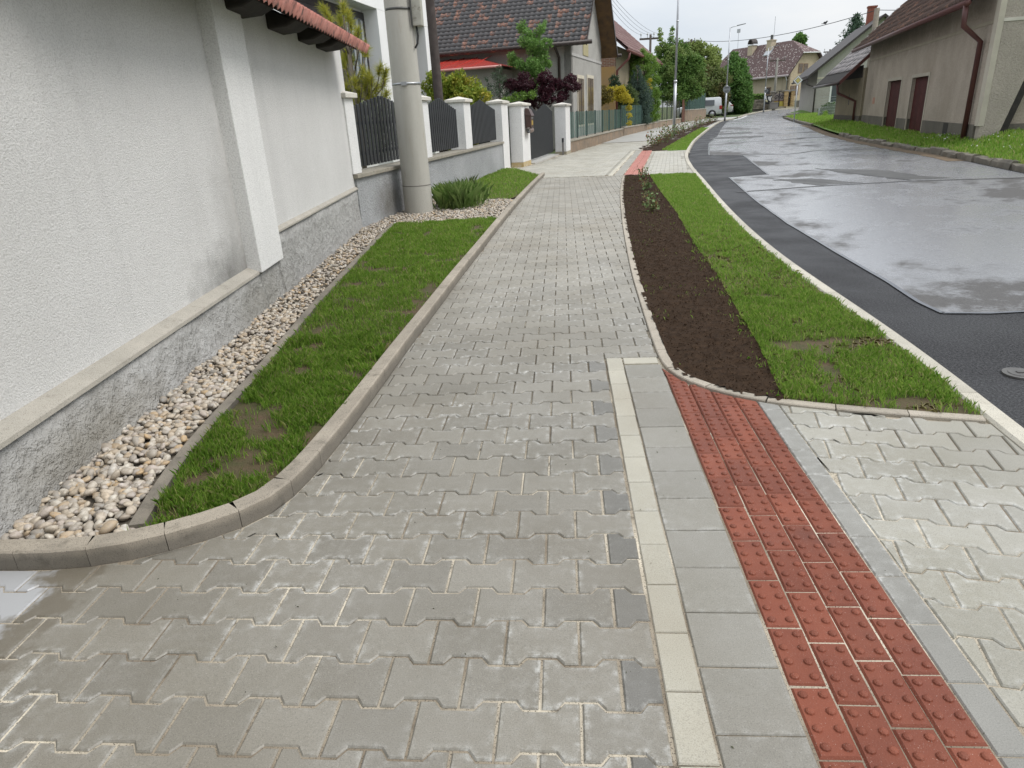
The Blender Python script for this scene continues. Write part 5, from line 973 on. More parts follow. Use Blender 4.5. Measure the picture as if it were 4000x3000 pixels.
car('hatchback', 'white crossover hatchback with sloping rear parked beyond the van', (wv[0] - 1.25, Yw, gz(Yw)), math.radians(-10), M_wc, [(-2.1, .3), (-2.1, .75), (-1.9, .92), (-1.0, 1.05), (-.3, 1.5), (.3, 1.6), (1.2, 1.55), (1.62, 1.42), (1.95, 1.12), (2.12, 1.0), (2.16, .6), (2.05, .32)], (.95, .22), 1.8,
    [('side_window', [(-.75, 1.08), (1.45, 1.2), (1.2, 1.38), (.3, 1.5), (-.2, 1.42)], M_cg)], [(1.25, .34), (-1.3, .34)],
    [('rear_window', (1.66, 1.93, -.55, .55, 1.12, 1.36), M_cg), ('tail_light', (1.9, 2.15, -.905, -.6, .92, 1.02), M_tail), ('tail_light', (1.9, 2.15, .6, .905, .92, 1.02), M_tail), ('bumper', (1.75, 2.2, -.85, .85, .28, .5), M_bump), ('licence_plate', (2.16, 2.18, -.26, .26, .66, .78), M_wf)])
# ================================================================ MESH FENCE ON STONE WALL
M_stone = mat('wall_stone', (.30, .22, .15), (.19, .155, .12), 2.4, .95, 14, .04, .8, dirt=((.36, .33, .28), 3.5, .58)); M_fg = mat('fence_green', (.035, .06, .055), None, 5, .5); M_wire_g = mat('mesh_green', (.12, .22, .19), None, 5, .6)
def mesh_mat():
    t = NT('slat_infill'); b = t.mix(t.noise(3), (.06, .13, .12), (.12, .20, .19)); return t.out(b, .5)
M_inf = mesh_mat()
def mesh_fence(label, A, B, wz, top, npan, green=True, gname='green mesh fences on the stone wall'):
    A, B = np.array(A), np.array(B); u = unit(B - A); Ln = np.linalg.norm(B - A); o = root('mesh_fence', label, 'fence', (A[0], A[1], gz((A[1] + B[1]) / 2)), dirz(u))
    lb('stone_base', 0, Ln, 0, .3, -.2, wz - .06, M_stone, o); lb('coping', -.0, Ln, -.03, .33, wz - .06, wz, M_cop, o, .008)
    pw = Ln / npan
    for i in range(npan + 1): lb('post', i * pw - .025, i * pw + .025, .12, .17, wz, top, M_fg, o)
    for i in range(npan):
        x0, x1 = i * pw + .03, (i + 1) * pw - .03; n_ = max(3, int((x1 - x0) / .42))
        for k in range(n_): xx = x0 + (x1 - x0) * (k + .5) / n_; lb('upright', xx - .012, xx + .012, .135, .155, wz + .04, top - .02, mat('upright_pale', (.17, .27, .24), None, 5, .6) if green else MATS['slat_brown'], o)
        p_ = MB(); 
        for k in range(22): z = wz + .06 + (top - wz - .1) * k / 21; p_.box(x0, x1, .131, .134, z, z + .007)
        for k in range(int((x1 - x0) / .055)): xx = x0 + .0275 + k * .055; p_.box(xx, xx + .004, .1345, .137, wz + .05, top - .03)
        g_ = p_.build('wire_panel', M_wire_g if green else MATS['slat_brown'], o); g_['kind'] = 'stuff'
    return o
mat('slat_brown', (.10, .085, .055), (.06, .075, .05), 3, .7)
mesh_fence('bright green wire mesh fence panels on low stone wall next to the gate pillar', (.28, 26.2), (3.3, 39.7), .44, 1.42, 7)
mesh_fence('dim green wire mesh fence further along under the trees', (3.32, 39.8), (6.8, 51.6), .42, 1.55, 6)
mesh_fence('brownish wire fence under the dark trees before the red-brown gate post', (6.82, 51.7), (9.6, 59.6), .40, 1.7, 5, False)
hg_ = root('garden_gate', 'red-brown narrow wooden garden gate in the stone wall', 'gate', (9.75, 60., gz(60)), dirz((.32, .95)))
for k in range(6): lb('board', k * .2, k * .2 + .17, 0, .03, .05, 1.75, mat('gate_redwood', (.15, .06, .035), (.10, .045, .03), 5, .8, isl=.2), hg_)
for z in (.4, 1.4): lb('rail', 0, 1.17, .031, .06, z, z + .08, MATS['gate_redwood'], hg_)
e3 = mesh_fence('tall stone wall topped with dark green fence next to the van', (10.2, 61.4), (13.4, 69.), .92, 2.25, 4)
for k in range(56):
    x = .08 + k * .145; lb('slat', x, x + .1, .139, .15, .95, 2.2, mat('slat_green', (.02, .05, .038), (.03, .065, .05), 4, .6, isl=.3), e3)
# ================================================================ FAR HOUSES
# ---- brown-roofed house with ochre and brick gable
OU = unit(np.array([.25, .968])); oc = atY(2401, 300, 43.5); oh = root('ochre_house', 'house with crumbling ochre and brick gable and brown tiled roof', 'house', (oc[0], 43.5, 0), dirz(OU))
ez2 = atY(2452, 196, 43.)[2]; wz = ez2 + .35
def brick_mat():
    t = NT('brick_ochre'); m_ = t.n('ShaderNodeTexBrick', {'Vector': t.n('ShaderNodeMapping', {0: t.pos(), 'Rotation': (math.pi / 2, 0, 0)}).outputs[0], 'Color1': (.26, .12, .075, 1), 'Color2': (.20, .10, .07, 1), 'Mortar': (.30, .26, .2, 1), 'Scale': 1., 'Brick Width': .28, 'Row Height': .085, 'Mortar Size': .012}).outputs[0]
    return t.out(m_, .95)
M_och = mat('ochre_render', (.42, .26, .09), (.36, .24, .12), 1.2, .95, 12, .02, .5, dirt=((.24, .19, .13), 1.6, .55)); bz = atY(2350, 262, 43.5)[2]
lb('gable_wall', 0, .4, 0, 8., -.1, bz, M_och, oh); 
MB().slab([(.02, 0, bz), (.02, 8., bz), (.02, 8., wz), (.02, 4., wz + 3.4), (.02, 0, wz)], (.38, 0, 0)).build('brick_gable', brick_mat(), oh); lb('wall', .4, 15., 0, .35, -.1, wz, stucco('oh_side', (.33, .29, .20), (.28, .24, .17), 14, .02), oh)
n_r = 3
for k in range(26): pass
M_br2 = roof_tile_mat('tile_redbrown', (.13, .06, .055), (.17, .085, .075), (.26, .17, .15), .6, .5); orf = MB().prism([(-.35, -.75, ez2), (15.5, -.75, ez2), (15.5, 4., ez2 + 4.1), (-.35, 4., ez2 + 4.1)], [(-.35, -.75, ez2 + .1), (15.5, -.75, ez2 + .1), (15.5, 4., ez2 + 4.2), (-.35, 4., ez2 + 4.2)]).build('roof', mat('eave_dark', (.06, .03, .026), None, 4), oh)
od = unit(np.array([0, -4.75, -4.1])); tile_roof(orf, roll_tile(.34, .5, .05, .025, 1), M_br2, (-.35, 4.02, ez2 + 4.24), (1, 0, 0), tuple(od), 46, 14, .34, .45, name='roof_tile', budget=120)
MB().prism([(15.5, 4., ez2 + 4.1), (15.5, 8.75, ez2), (-.35, 8.75, ez2), (-.35, 4., ez2 + 4.1)], [(15.5, 4., ez2 + 4.2), (15.5, 8.75, ez2 + .1), (-.35, 8.75, ez2 + .1), (-.35, 4., ez2 + 4.2)]).build('roof', MATS['eave_dark'], oh)
M_gp = mat('gutter_red', (.16, .055, .045), (.12, .045, .038), 4, .45); MB().tube([(-.4, -.84, ez2 - .02), (15.5, -.84, ez2 - .02)], .09, 8).build('gutter', M_gp, oh, True); MB().tube([(.1, -.84, ez2 - .08), (.1, -.8, ez2 - .4), (.12, -.12, ez2 - 1.0), (.12, -.1, .2)], .07, 10).build('downpipe', M_gp, oh, True)
# ---- tan farmhouse with half-hipped roof
TU = unit(np.array([.48, -.877])); tcn = atY(2700 + 1380 / 3.687, 100 + 1000 / 3.687, 99.); gzt = .75; th = root('farmhouse', 'tan farmhouse with lichen-speckled half-hipped roof and two chimneys', 'house', (tcn[0], 99., gzt), dirz(TU)); TN = np.array([-TU[1], TU[0]]); C3 = np.array([tcn[0], 99.])
tf = lambda x, y: on_wall(2700 + x / 3.687, 100 + y / 3.687, C3, TU); tg = lambda x, y: on_wall(2700 + x / 3.687, 100 + y / 3.687, C3, TN)
TE = on_wall(2700 + 1395 / 3.687, 100 + 720 / 3.687, C3 - TN * .6, TU)[1] - gzt; D3, L3 = 6.2, 17.; sl3 = 1.17; TR = TE + (D3 / 2 + .6) * sl3; hh = tg(1700, 390)[1] - gzt; print('farm', TE, TR, hh, tg(1830, 600), tf(400, 600))
M_tan = stucco('tan_render', (.50, .42, .29), (.44, .37, .255), 6, .02, [], .4); M_tan2 = mat('tan_old', (.42, .36, .27), (.34, .29, .22), .8, .9, dirt=((.25, .22, .17), 1.2, .6))
lb('front_wall', -L3, 0, .0, .3, -.6, TE + .6, M_tan2, th); hy = (hh - TE + .0) / sl3 - .6
MB().slab([(0, .0, -.6), (0, D3, -.6), (0, D3, TE + .6), (0, D3 - hy - .0, hh), (0, hy, hh), (0, .0, TE + .6)], (-.3, 0, 0)).build('gable_wall', M_tan, th)
for k in range(6): lb('pilaster_strip', -1.2 - k * 2.4, -1. - k * 2.4, -.03, -.001, 0, TE + .3, M_tan2, th)
def lich():
    t = NT('tile_lichen'); b = t.mix(t.noise(1.), (.085, .05, .048), (.12, .075, .07)); v = t.n('ShaderNodeTexVoronoi', {'Vector': t.pos(), 'Scale': 3.4}); sp_ = t.math('LESS_THAN', v.outputs[0], t.math('MULTIPLY', t.noise(2.2, 3), .52)); b = t.mix(sp_, b, (.40, .36, .33)); return t.out(b, .8)
M_lich = lich(); hs3 = 2.9; o_ = .55; P0 = (-L3, -.6, TE); P1 = (o_, -.6, TE); P2 = (o_, hy - .05, hh - .0); R1 = (-hs3, D3 / 2, TR); R0 = (-L3 + 2.6, D3 / 2, TR); B1 = (o_, D3 + .6, TE); B2 = (o_, D3 - hy + .05, hh); B0 = (-L3, D3 + .6, TE); Lf = (-L3 - .8, D3 / 2, TE + 1.5)
roof3 = MB().slab([P0, P1, P2, R1, R0], (0, 0, .12)).build('roof', M_lich, th); MB().slab([B1, B0, R0, R1, B2], (0, 0, .12)).build('roof', M_lich, th); MB().slab([P2, B2, R1], (0, 0, .12)).build('half_hip', M_lich, th); MB().slab([B0, P0, R0], (0, 0, .12)).build('roof', M_lich, th)
MB().slab([P1, P2, (o_ - .05, hy - .05, hh), (o_ - .05, -.6, TE)], (0, 0, -.18)).build('bargeboard', M_dk, th); MB().slab([B1, B2, (o_ - .05, D3 - hy, hh), (o_ - .05, D3 + .6, TE)], (0, 0, -.18)).build('bargeboard', M_dk, th)
MB().tube([(o_, hy - .1, hh), (o_, D3 - hy + .1, hh)], .07, 6).build('gutter', M_wf, th); MB().prism([(-L3, -.72, TE - .1), (o_, -.72, TE - .1), (o_, -.55, TE + .12), (-L3, -.55, TE + .12)], [(-L3, -.74, TE + .05), (o_, -.74, TE + .05), (o_, -.5, TE + .2), (-L3, -.5, TE + .2)]).build('eave_flashing', mat('flashing', (.34, .30, .30), (.26, .22, .22), 4, .5), th)
MB().tube([(.2, -.7, TE - .1), (-.15, -.1, TE - .7), (-.15, -.1, 0)], .06, 6).build('downpipe', M_lamp, th, True)
M_wd = mat('window_old', (.17, .14, .11), (.10, .085, .075), 3, .4); M_wfr = mat('window_brown', (.20, .13, .085), None, 3, .7)
for xa, xb, ya, yb in ((1550, 1598, 545, 682), (1623, 1670, 545, 682), (1430, 1472, 865, 1000), (1495, 1533, 862, 1000), (1625, 1668, 855, 995), (1683, 1728, 850, 990)):
    (a, z1), (b, z0) = tg(xa, ya), tg(xb, yb); w_ = MB().box(.001, .05, a, b, z0 - gzt, z1 - gzt).build('window', M_wfr, th); MB().box(.051, .06, a + .09, b - .09, z0 - gzt + .1, z1 - gzt - .1).build('pane', M_wd, w_); MB().box(.061, .075, a + .09, b - .09, (z0 + z1) / 2 - gzt + .2, (z0 + z1) / 2 - gzt + .27).build('glazing_bar', M_wfr, w_)
(a, z1), (b, z0) = tf(1085, 890), tf(1145, 950); w_ = lb('window', a, b, -.05, -.001, z0 - gzt - .4, z1 - gzt, M_wfr, th); lb('pane', a + .1, b - .1, -.06, -.051, z0 - gzt - .3, z1 - gzt - .1, mat('pane_dark', (.03, .03, .032), None, 2, .2), w_)
MB().box(.001, .06, 0, D3, -.6, tg(1600, 1045)[1] - gzt).build('stone_plinth', mat('plinth_stones', (.48, .42, .30), (.33, .29, .2), 5, .95, dirt=((.15, .13, .1), 6, .6)), th)
for px, py, w_, hgt, arch in ((885, 300, .9, 2.2, True), (1155, 285, .85, 1.6, False)):
    u_ = on_wall(2700 + px / 3.687, 100 + py / 3.687, C3 + TN * (D3 / 2 - .6), TU)[0]; zb_ = TR - .9; ztop = on_wall(2700 + px / 3.687, 100 + (195 if arch else 205) / 3.687, C3 + TN * (D3 / 2 - .6), TU)[1] - gzt
    c_ = lb('chimney', u_ - w_ / 2, u_ + w_ / 2, D3 / 2 - 1.05, D3 / 2 - .2, zb_ - 1., ztop - (.85 if arch else .0), mat('chimney_render', (.50, .43, .31), (.40, .34, .25), 4), th)
    if arch:
        lb('collar', u_ - w_ / 2 - .1, u_ + w_ / 2 + .1, D3 / 2 - 1.15, D3 / 2 - .1, ztop - .85, ztop - .75, M_wf, c_); N_ = 9; arc = [(u_ + (w_ / 2 + .05) * math.cos(math.pi * k / N_), D3 / 2 - 1.1, ztop - .65 + .65 * math.sin(math.pi * k / N_)) for k in range(N_ + 1)] + [(u_ + (w_ / 2 - .1) * math.cos(math.pi * k / N_), D3 / 2 - 1.1, ztop - .65 + .5 * math.sin(math.pi * k / N_)) for k in range(N_, -1, -1)]
        MB().slab(arc, (0, .95, 0)).build('arched_hood', M_dk, c_)
    else: lb('pot', u_ - .12, u_ + .12, D3 / 2 - .75, D3 / 2 - .5, ztop, ztop + .6, M_dkst, c_); lb('cap', u_ - w_ / 2 - .08, u_ + w_ / 2 + .08, D3 / 2 - 1.13, D3 / 2 - .12, ztop - .14, ztop - .04, MATS['chimney_render'], c_)
u_ = on_wall(2700 + 1075 / 3.687, 100 + 297 / 3.687, C3 + TN * (D3 / 2 - 1.6), TU)[0]; MB().slab([(u_ - .5, D3 / 2 - 1.4, TR - 1.5), (u_ + .5, D3 / 2 - 1.4, TR - 1.5), (u_ + .5, D3 / 2 - .6, TR - .56), (u_ - .5, D3 / 2 - .6, TR - .56)], (0, -.1, .12)).build('roof_window', mat('skylight', (.5, .52, .54), None, 2, .2), roof3)
MB().tube([(u_ - .3, D3 / 2, TR), (u_ - .3, D3 / 2, TR + 3.4)], .03, 5).build('aerial', M_lamp, roof3); MB().tube([(-13.4, D3 / 2, TR), (-13.4, D3 / 2, TR + 2.6)], .03, 5).build('aerial', M_lamp, roof3); lb('aerial_head', -13.7, -13.1, D3 / 2 - .05, D3 / 2 + .05, TR + 2.2, TR + 2.7, M_lamp, roof3)
# ---- yard wall, gate, piers, notice board, hedge
Yy = 93.5; yd = lambda x, y, Y=Yy: atY(2700 + x / 3.687, 100 + y / 3.687, Y)
M_rub = mat('rubble', (.27, .235, .185), (.17, .15, .125), 3, .95, 8, .06, .8, isl=.55)
def stone_wall(label, xa, xb, ytop, ybot, Y, th_, nr, name='stone_wall'):
    a, b = yd(xa, ytop, Y), yd(xb, ytop, Y); bot = yd((xa + xb) / 2, ybot, Y)[2]; o = root(name, label, 'wall', (a[0], Y, bot)); Ln, H = b[0] - a[0], a[2] - bot; lb('core', 0, Ln, .06, th_, -.3, H - .05, mat('mortar_dark', (.10, .09, .075), None, 4), o); rh = H / nr
    for j in range(nr):
        x = -random.uniform(0, .2)
        while x < Ln:
            w_ = random.uniform(.28, .6); x1 = min(x + w_, Ln); x0 = max(x, 0)
            if x1 - x0 > .08: lb('stone', x0 + .015, x1 - .015, random.uniform(-.03, .02), .2, j * rh + .012, (j + 1) * rh - .012, M_rub, o, .02)
            x += w_
    return o
stone_wall('dark rubble stone wall under the clipped hedge', 755, 1062, 1078, 1205, 92.5, .5, 6)
stone_wall('low rubble wall beneath the notice board', 1062, 1160, 1128, 1205, 92.6, .4, 4)
def pier(label, xa, xb, ya, yb, Y, mt):
    a, b = yd(xa, ya, Y), yd(xb, ya, Y); bot = yd((xa + xb) / 2, yb, Y)[2]; o = root('gate_pier', label, 'pier', (a[0], Y, bot)); H = a[2] - bot; n_ = 8
    for j in range(n_): lb('stone_course', random.uniform(-.03, .02), b[0] - a[0] + random.uniform(-.02, .03), random.uniform(-.04, .0), .5, j * H / n_ + .01, (j + 1) * H / n_ - .01, mt, o, .02)
    lb('cap', -.08, b[0] - a[0] + .08, -.08, .58, H, H + .12, mat('cap_grey', (.30, .28, .25), None, 3), o); return o
M_yst = mat('yellow_sandstone', (.46, .33, .15), (.33, .23, .11), 4, .95, 10, .03, .7, isl=.35)
pier('yellow sandstone gate pier beside the iron gate leaves', 1350, 1405, 945, 1165, 94., M_yst); pier('yellow sandstone pier right of the dark entrance door', 1445, 1492, 940, 1165, 94.2, M_yst); pier('brown stone pier between notice board and iron gate', 1165, 1205, 960, 1185, 93.4, M_rub)
a, b = yd(1405, 960, 94.4), yd(1445, 1160, 94.4); o = root('yard_door', 'dark narrow yard door between the two sandstone piers', 'door', (a[0], 94.5, b[2])); lb('leaf', 0, b[0] - a[0], 0, .05, 0, a[2] - b[2], mat('door_black', (.045, .04, .034), None, 4), o); lb('lintel', -.2, b[0] - a[0] + .2, -.2, .2, a[2] - b[2] + .02, a[2] - b[2] + .2, MATS['cap_grey'], o); lb('handle', .15, .22, -.05, 0, 1., 1.1, M_steel, o)
a, b = yd(1200, 955, 94.), yd(1345, 1165, 94.); o = root('iron_gate', 'ornate double iron gate with yellow lower boards and scrolled top', 'gate', (a[0], 94.2, b[2])); Wd, H = b[0] - a[0], a[2] - b[2]; M_yb = mat('gate_yellow', (.50, .40, .045), (.42, .33, .04), 3, .6, isl=.2); M_ig = mat('gate_iron', (.035, .03, .028), None, 3, .6); M_gpan = mat('gate_panel', (.27, .235, .21), (.21, .18, .165), 3, .8)
for s_ in (0, 1):
    x0 = s_ * Wd / 2 + .05; x1 = x0 + Wd / 2 - .1; lb('panel', x0, x1, .02, .05, H * .42, H * .9, M_gpan, o); lb('mid_rail', x0, x1, -.01, .06, H * .36, H * .42, mat('gate_rust', (.16, .07, .05), None, 3), o)
    for k in range(5): w_ = (x1 - x0) / 5; lb('board', x0 + k * w_ + .012, x0 + (k + 1) * w_ - .012, 0, .04, .05, H * .36, M_yb, o)
    MB().tube([(x0 + (x1 - x0) * t_, -.02, H * .86 + .30 * H * (.5 * (1 - abs(2 * ((s_ + t_) / 2) - 1)))) for t_ in np.linspace(0, 1, 9)], .04, 6).build('arched_rail', M_ig, o)
    for k in range(4): t_ = (k + .5) / 4; xx = x0 + (x1 - x0) * t_; zz_ = H * .86 + .30 * H * .5 * (1 - abs((s_ + t_) - 1)); MB().tube([(xx, -.02, zz_), (xx, -.02, zz_ + .28)], [.05, .01], 6).build('finial', M_ig, o)
    q_ = [(x0 + (x1 - x0) * .5 + .28 * math.cos(a_) * (1 - a_ / 9), -.005, H * .62 + .3 * math.sin(a_) * (1 - a_ / 9)) for a_ in np.linspace(0, 8, 20)]; MB().tube(q_, .035, 5).build('scroll', M_ig, o)
lb('post', Wd / 2 - .05, Wd / 2 + .05, -.05, .05, 0, H + .1, M_ig, o)
a, b = yd(1066, 1008, 91.8), yd(1156, 1130, 91.8); o = root('notice_board', 'black notice board covered with white paper sheets on two posts', 'notice board', (a[0], 91.8, b[2])); Wd, H = b[0] - a[0], a[2] - b[2]; lb('panel', 0, Wd, 0, .05, 0, H, mat('board_black', (.02, .02, .022), None, 3), o, .01); M_pp = mat('paper', (.72, .71, .68), None, 3, .8)
for x, z, w_, h_, mt in ((.05, .62, .14, .3, M_pp), (.16, .5, .1, .2, M_pp), (.10, .34, .16, .16, mat('paper_yellow', (.62, .58, .36), None, 3)), (.26, .26, .14, .2, MATS['paper_yellow']), (.45, .55, .1, .3, M_pp), (.58, .4, .13, .45, M_pp), (.74, .32, .14, .5, M_pp), (.82, .7, .12, .2, M_pp)): lb('sheet', x * Wd, (x + w_) * Wd, -.006, -.001, z * H, (z + h_) * H, mt, o)
for x in (.02, Wd - .1): lb('post', x, x + .08, .051, .12, -.9, H, M_wood, o)
a = yd(1190, 1115, 91.4); b = yd(1190, 1200, 91.4); o = root('litter_bin', 'grey box-shaped bin beside the brown gate pier', 'bin', (a[0] - .45, 91.4, b[2])); lb('body', 0, 1.0, 0, .7, 0, a[2] - b[2], mat('bin_grey', (.22, .205, .185), None, 3), o, .03); lb('lid', -.03, 1.03, -.03, .73, a[2] - b[2], a[2] - b[2] + .08, MATS['bin_grey'], o, .02)
a = yd(1500, 1140, 97.); b = yd(1760, 1165, 97.); o = root('kerb_wall', 'low grey wall below the farmhouse plinth', 'wall', (a[0], 97., b[2])); lb('wall', 0, b[0] - a[0] + 2, 0, .4, -.3, a[2] - b[2] + .4, mat('wall_grey', (.24, .215, .18), (.18, .16, .135), 2), o); lb('coping', -.05, b[0] - a[0] + 2.05, -.05, .45, a[2] - b[2] + .4, a[2] - b[2] + .5, MATS['cap_grey'], o)
# ================================================================ VEGETATION
def clump_pts(c, r, n, flat_=.85):
    d = unit(rng.normal(size=(n, 3))); k = np.array([.78 + .42 * mnoise.noise(Vector(p) * 2.3 + Vector(c)) for p in d]); rr = rng.uniform(.35, 1, n) ** .45 * k; return np.array(c) + d * (rr[:, None] * np.array([r, r, r * flat_]))
def skirt(crown, bz):
    if bz < -50: return crown
    zs = sorted(c[2] for c, r, n in crown); lim_ = zs[len(zs) // 2]; return crown + [(np.array([c[0], c[1], bz + (c[2] - bz) * k]), r * .9, n) for c, r, n in crown if c[2] <= lim_ for k in (.4, .72)]
def plant(name, label, cat, base, crown, mt, lsize, trunk=None, trunkmat=None, group=None, asp=.55, droop=0., crownname='crown'):
    o = root(name, label, cat, base, 0, group); B = np.array(base)
    crown = skirt(crown, base[2]) if name in ('golden_bush', 'round_shrub', 'low_shrub', 'leafy_thicket', 'thuja_hedge', 'blue_juniper', 'dense_tree', 'shade_tree') else crown
    P = np.concatenate([clump_pts(np.array(c) - B, r, n) for c, r, n in crown]); mr_ = float(np.median([r for c, r, n in crown])); k_ = np.array([mnoise.noise(Vector(p) * (1.5 / mr_)) for p in P]); P = P[k_ < .24 + rng.normal(0, .06, len(P))]; link(crownname, leaf_mesh(crownname, P, rng.uniform(.7, 1.3, len(P)) * lsize * 1.1, asp, droop=droop), mt, o)
    tm_ = trunkmat or M_wood
    for path, r in (trunk or []): MB().tube([tuple(np.array(p) - B) for p in path], r, 7).build('trunk' if path is trunk[0][0] else 'limb', tm_, o, True)
    return o
def zoomer(x0, y0, s): return lambda x, y, Y: np.array(atY(x0 + x / s, y0 + y / s, Y))
v3, v4, v2, v6, v5 = zoomer(1600, 0, 2.37), zoomer(2300, 0, 2.37), zoomer(1200, 0, 2.37), zoomer(3000, 0, 2.212), zoomer(2700, 100, 3.687)
def rad(Y, zp, s): return zp / s * Y / 2750.
def crowns(fn, s, Y, lst, dens, jy=.3): return [(fn(x, y, Y + random.uniform(-jy, jy)), rad(Y, r * 1.2, s), max(60, int(1.9 * dens * rad(Y, r, s) ** 2))) for x, y, r in lst]
M_conG = leafmat('bush_golden', (.17, .27, .03), (.34, .36, .05), .3, (.42, .36, .05), 1.6); M_dkc = leafmat('conifer_dark', (.025, .05, .025), (.06, .09, .045), .2); M_tw = leafmat('tree_fresh', (.09, .19, .04), (.18, .29, .08), .35); M_pur = leafmat('leaf_purple', (.035, .010, .017), (.085, .022, .035), .25, (.05, .013, .02)); M_thu = leafmat('thuja_green', (.10, .19, .03), (.19, .29, .06), .3); M_blue = leafmat('juniper_blue', (.05, .085, .065), (.085, .125, .095), .2); M_yel = leafmat('privet_yellow', (.45, .38, .03), (.60, .52, .07), .35); M_tree = leafmat('tree_leaf', (.065, .135, .03), (.14, .22, .055), .35, (.19, .25, .08), .5); M_tree2 = leafmat('tree_olive', (.14, .19, .05), (.24, .29, .09), .35); M_tree3 = leafmat('tree_deep', (.06, .135, .03), (.125, .22, .055), .35); M_spr = leafmat('spruce', (.035, .07, .045), (.07, .115, .065), .15)
Y = 22.5; plant('golden_bush', 'round golden green bush behind the white fence pillars', 'shrub', tuple(v3(430, 1100, Y)[:2]) + (0.,), crowns(v3, 2.37, Y, [(230, 720, 80), (190, 800, 80), (330, 740, 90), (450, 740, 90), (300, 860, 130), (430, 850, 130), (560, 850, 130), (640, 900, 110), (250, 930, 110), (480, 960, 140), (380, 980, 130)], 5200), M_conG, .075, [([tuple(v3(430, 1100, Y)[:2]) + (-.1,), tuple(v3(430, 900, Y))], .06)], droop=.3)
Y = 28.; plant('airy_conifer', 'dark airy conifer in front of the grey house porch', 'tree', tuple(v3(820, 1100, Y)[:2]) + (0.,), crowns(v3, 2.37, Y, [(830, 640, 40), (800, 700, 50), (860, 730, 45), (830, 790, 55), (740, 800, 35), (715, 730, 22), (780, 860, 50), (860, 860, 60), (900, 800, 30), (930, 880, 60), (700, 850, 30)], 2600), M_dkc, .07, [([tuple(v3(830, 1100, Y)[:2]) + (-.1,), tuple(v3(830, 640, Y))], [.06, .015])], asp=.3)
Y = 29.5; plant('layered_tree', 'fresh green layered small tree rising against the dark tiled roof', 'tree', tuple(v3(1150, 1100, Y)[:2]) + (0.,), crowns(v3, 2.37, Y, [(1050, 210, 26), (1035, 260, 42), (1090, 310, 45), (1245, 215, 28), (1215, 270, 45), (1170, 330, 50), (1065, 385, 55), (1130, 400, 60), (1270, 400, 50), (1190, 420, 55), (1140, 470, 60), (945, 520, 40), (960, 570, 50), (1020, 600, 50), (1245, 500, 40), (1210, 560, 60), (1140, 590, 70), (1280, 590, 45), (1090, 640, 60), (1180, 660, 75), (1160, 740, 60), (1150, 820, 50)], 5200), M_tw, .075, [([tuple(v3(1150, 1100, Y)[:2]) + (-.1,), tuple(v3(1150, 700, Y)), tuple(v3(1130, 420, Y)), tuple(v3(1080, 300, Y))], [.07, .05, .03, .012]), ([tuple(v3(1140, 600, Y)), tuple(v3(980, 570, Y))], [.03, .01]), ([tuple(v3(1130, 420, Y)), tuple(v3(1230, 240, Y))], [.025, .01])])
Y = 28.3; plant('purple_shrub', 'dark purple-leaved shrub of rounded clumps above the drive gate', 'shrub', tuple(v3(1230, 1100, Y)[:2]) + (0.,), crowns(v3, 2.37, Y, [(940, 780, 65), (905, 770, 35), (1055, 720, 65), (1010, 800, 70), (1095, 790, 75), (1250, 715, 65), (1215, 740, 40), (1270, 820, 85), (1240, 880, 70), (1370, 790, 65), (1330, 760, 40), (1480, 775, 75), (1530, 800, 55), (1500, 720, 45), (1420, 880, 55), (1180, 950, 60), (1290, 920, 60), (1100, 930, 60), (1390, 920, 40)], 5500), M_pur, .07, [([tuple(v3(1200, 1100, Y)[:2]) + (-.1,), tuple(v3(1200, 900, Y)), tuple(v3(1260, 780, Y))], [.05, .035, .015]), ([tuple(v3(1200, 930, Y)), tuple(v3(1020, 780, Y))], [.03, .012]), ([tuple(v3(1210, 930, Y)), tuple(v3(1470, 800, Y))], [.03, .012])])
Y = 28.; plant('low_shrub', 'low mixed green shrub behind the letter box pillar', 'shrub', tuple(v3(1000, 1100, Y)[:2]) + (0.,), crowns(v3, 2.37, Y, [(980, 900, 50), (1050, 890, 45), (900, 930, 50), (1130, 880, 40)], 3500), M_thu, .07)
# pine with needle tufts between outbuilding and fence
Y = 11.9; pb = v2(520, 1500, Y); pine = root('pine', 'young pine with yellowish needle tufts between outbuilding and slat fence', 'tree', (pb[0], Y, 0)); B = np.array([pb[0], Y, 0.]); tufts = [(140, 60), (200, 150), (330, 40), (300, 150), (380, 110), (400, 180), (470, 270), (450, 340), (520, 400), (550, 440), (350, 470), (330, 540), (400, 520), (380, 700), (440, 730), (520, 640), (560, 680), (540, 760), (600, 720), (680, 610), (730, 650), (720, 730), (650, 790), (480, 830), (400, 860), (570, 840), (740, 850), (460, 900), (350, 790), (620, 900)]
NP, ND = [], []; br = []
for x, y in tufts:
    c_ = v2(x, y, Y + random.uniform(-.25, .25)) - B; ax = unit(np.array([c_[0] * .8, random.uniform(-.4, .4), .8])); n_ = 230
    P_ = np.repeat(c_[None] - ax * rng.uniform(0, .16, (n_, 1)), 1, 0); NP.append(P_); ND.append(unit(ax + rng.normal(0, 1.0, (n_, 3)))); br.append([tuple(np.array([c_[0] * .25, 0, max(.4, c_[2] - .55)])), tuple(c_ - ax * .25 + np.array([0, 0, -.06])), tuple(c_)])
NP, ND = np.concatenate(NP), np.concatenate(ND); n_ = len(NP); ln = rng.uniform(.10, .17, (n_, 1)); sd_ = unit(np.cross(ND, rng.normal(size=(n_, 3)))) * .0035
V = np.stack([NP - sd_, NP + sd_, NP + ND * ln], 1).reshape(-1, 3); link('needles', np_mesh('needles', V, np.arange(3 * n_).reshape(n_, 3)), leafmat('pine_needle', (.15, .19, .03), (.40, .36, .05), .3), pine)
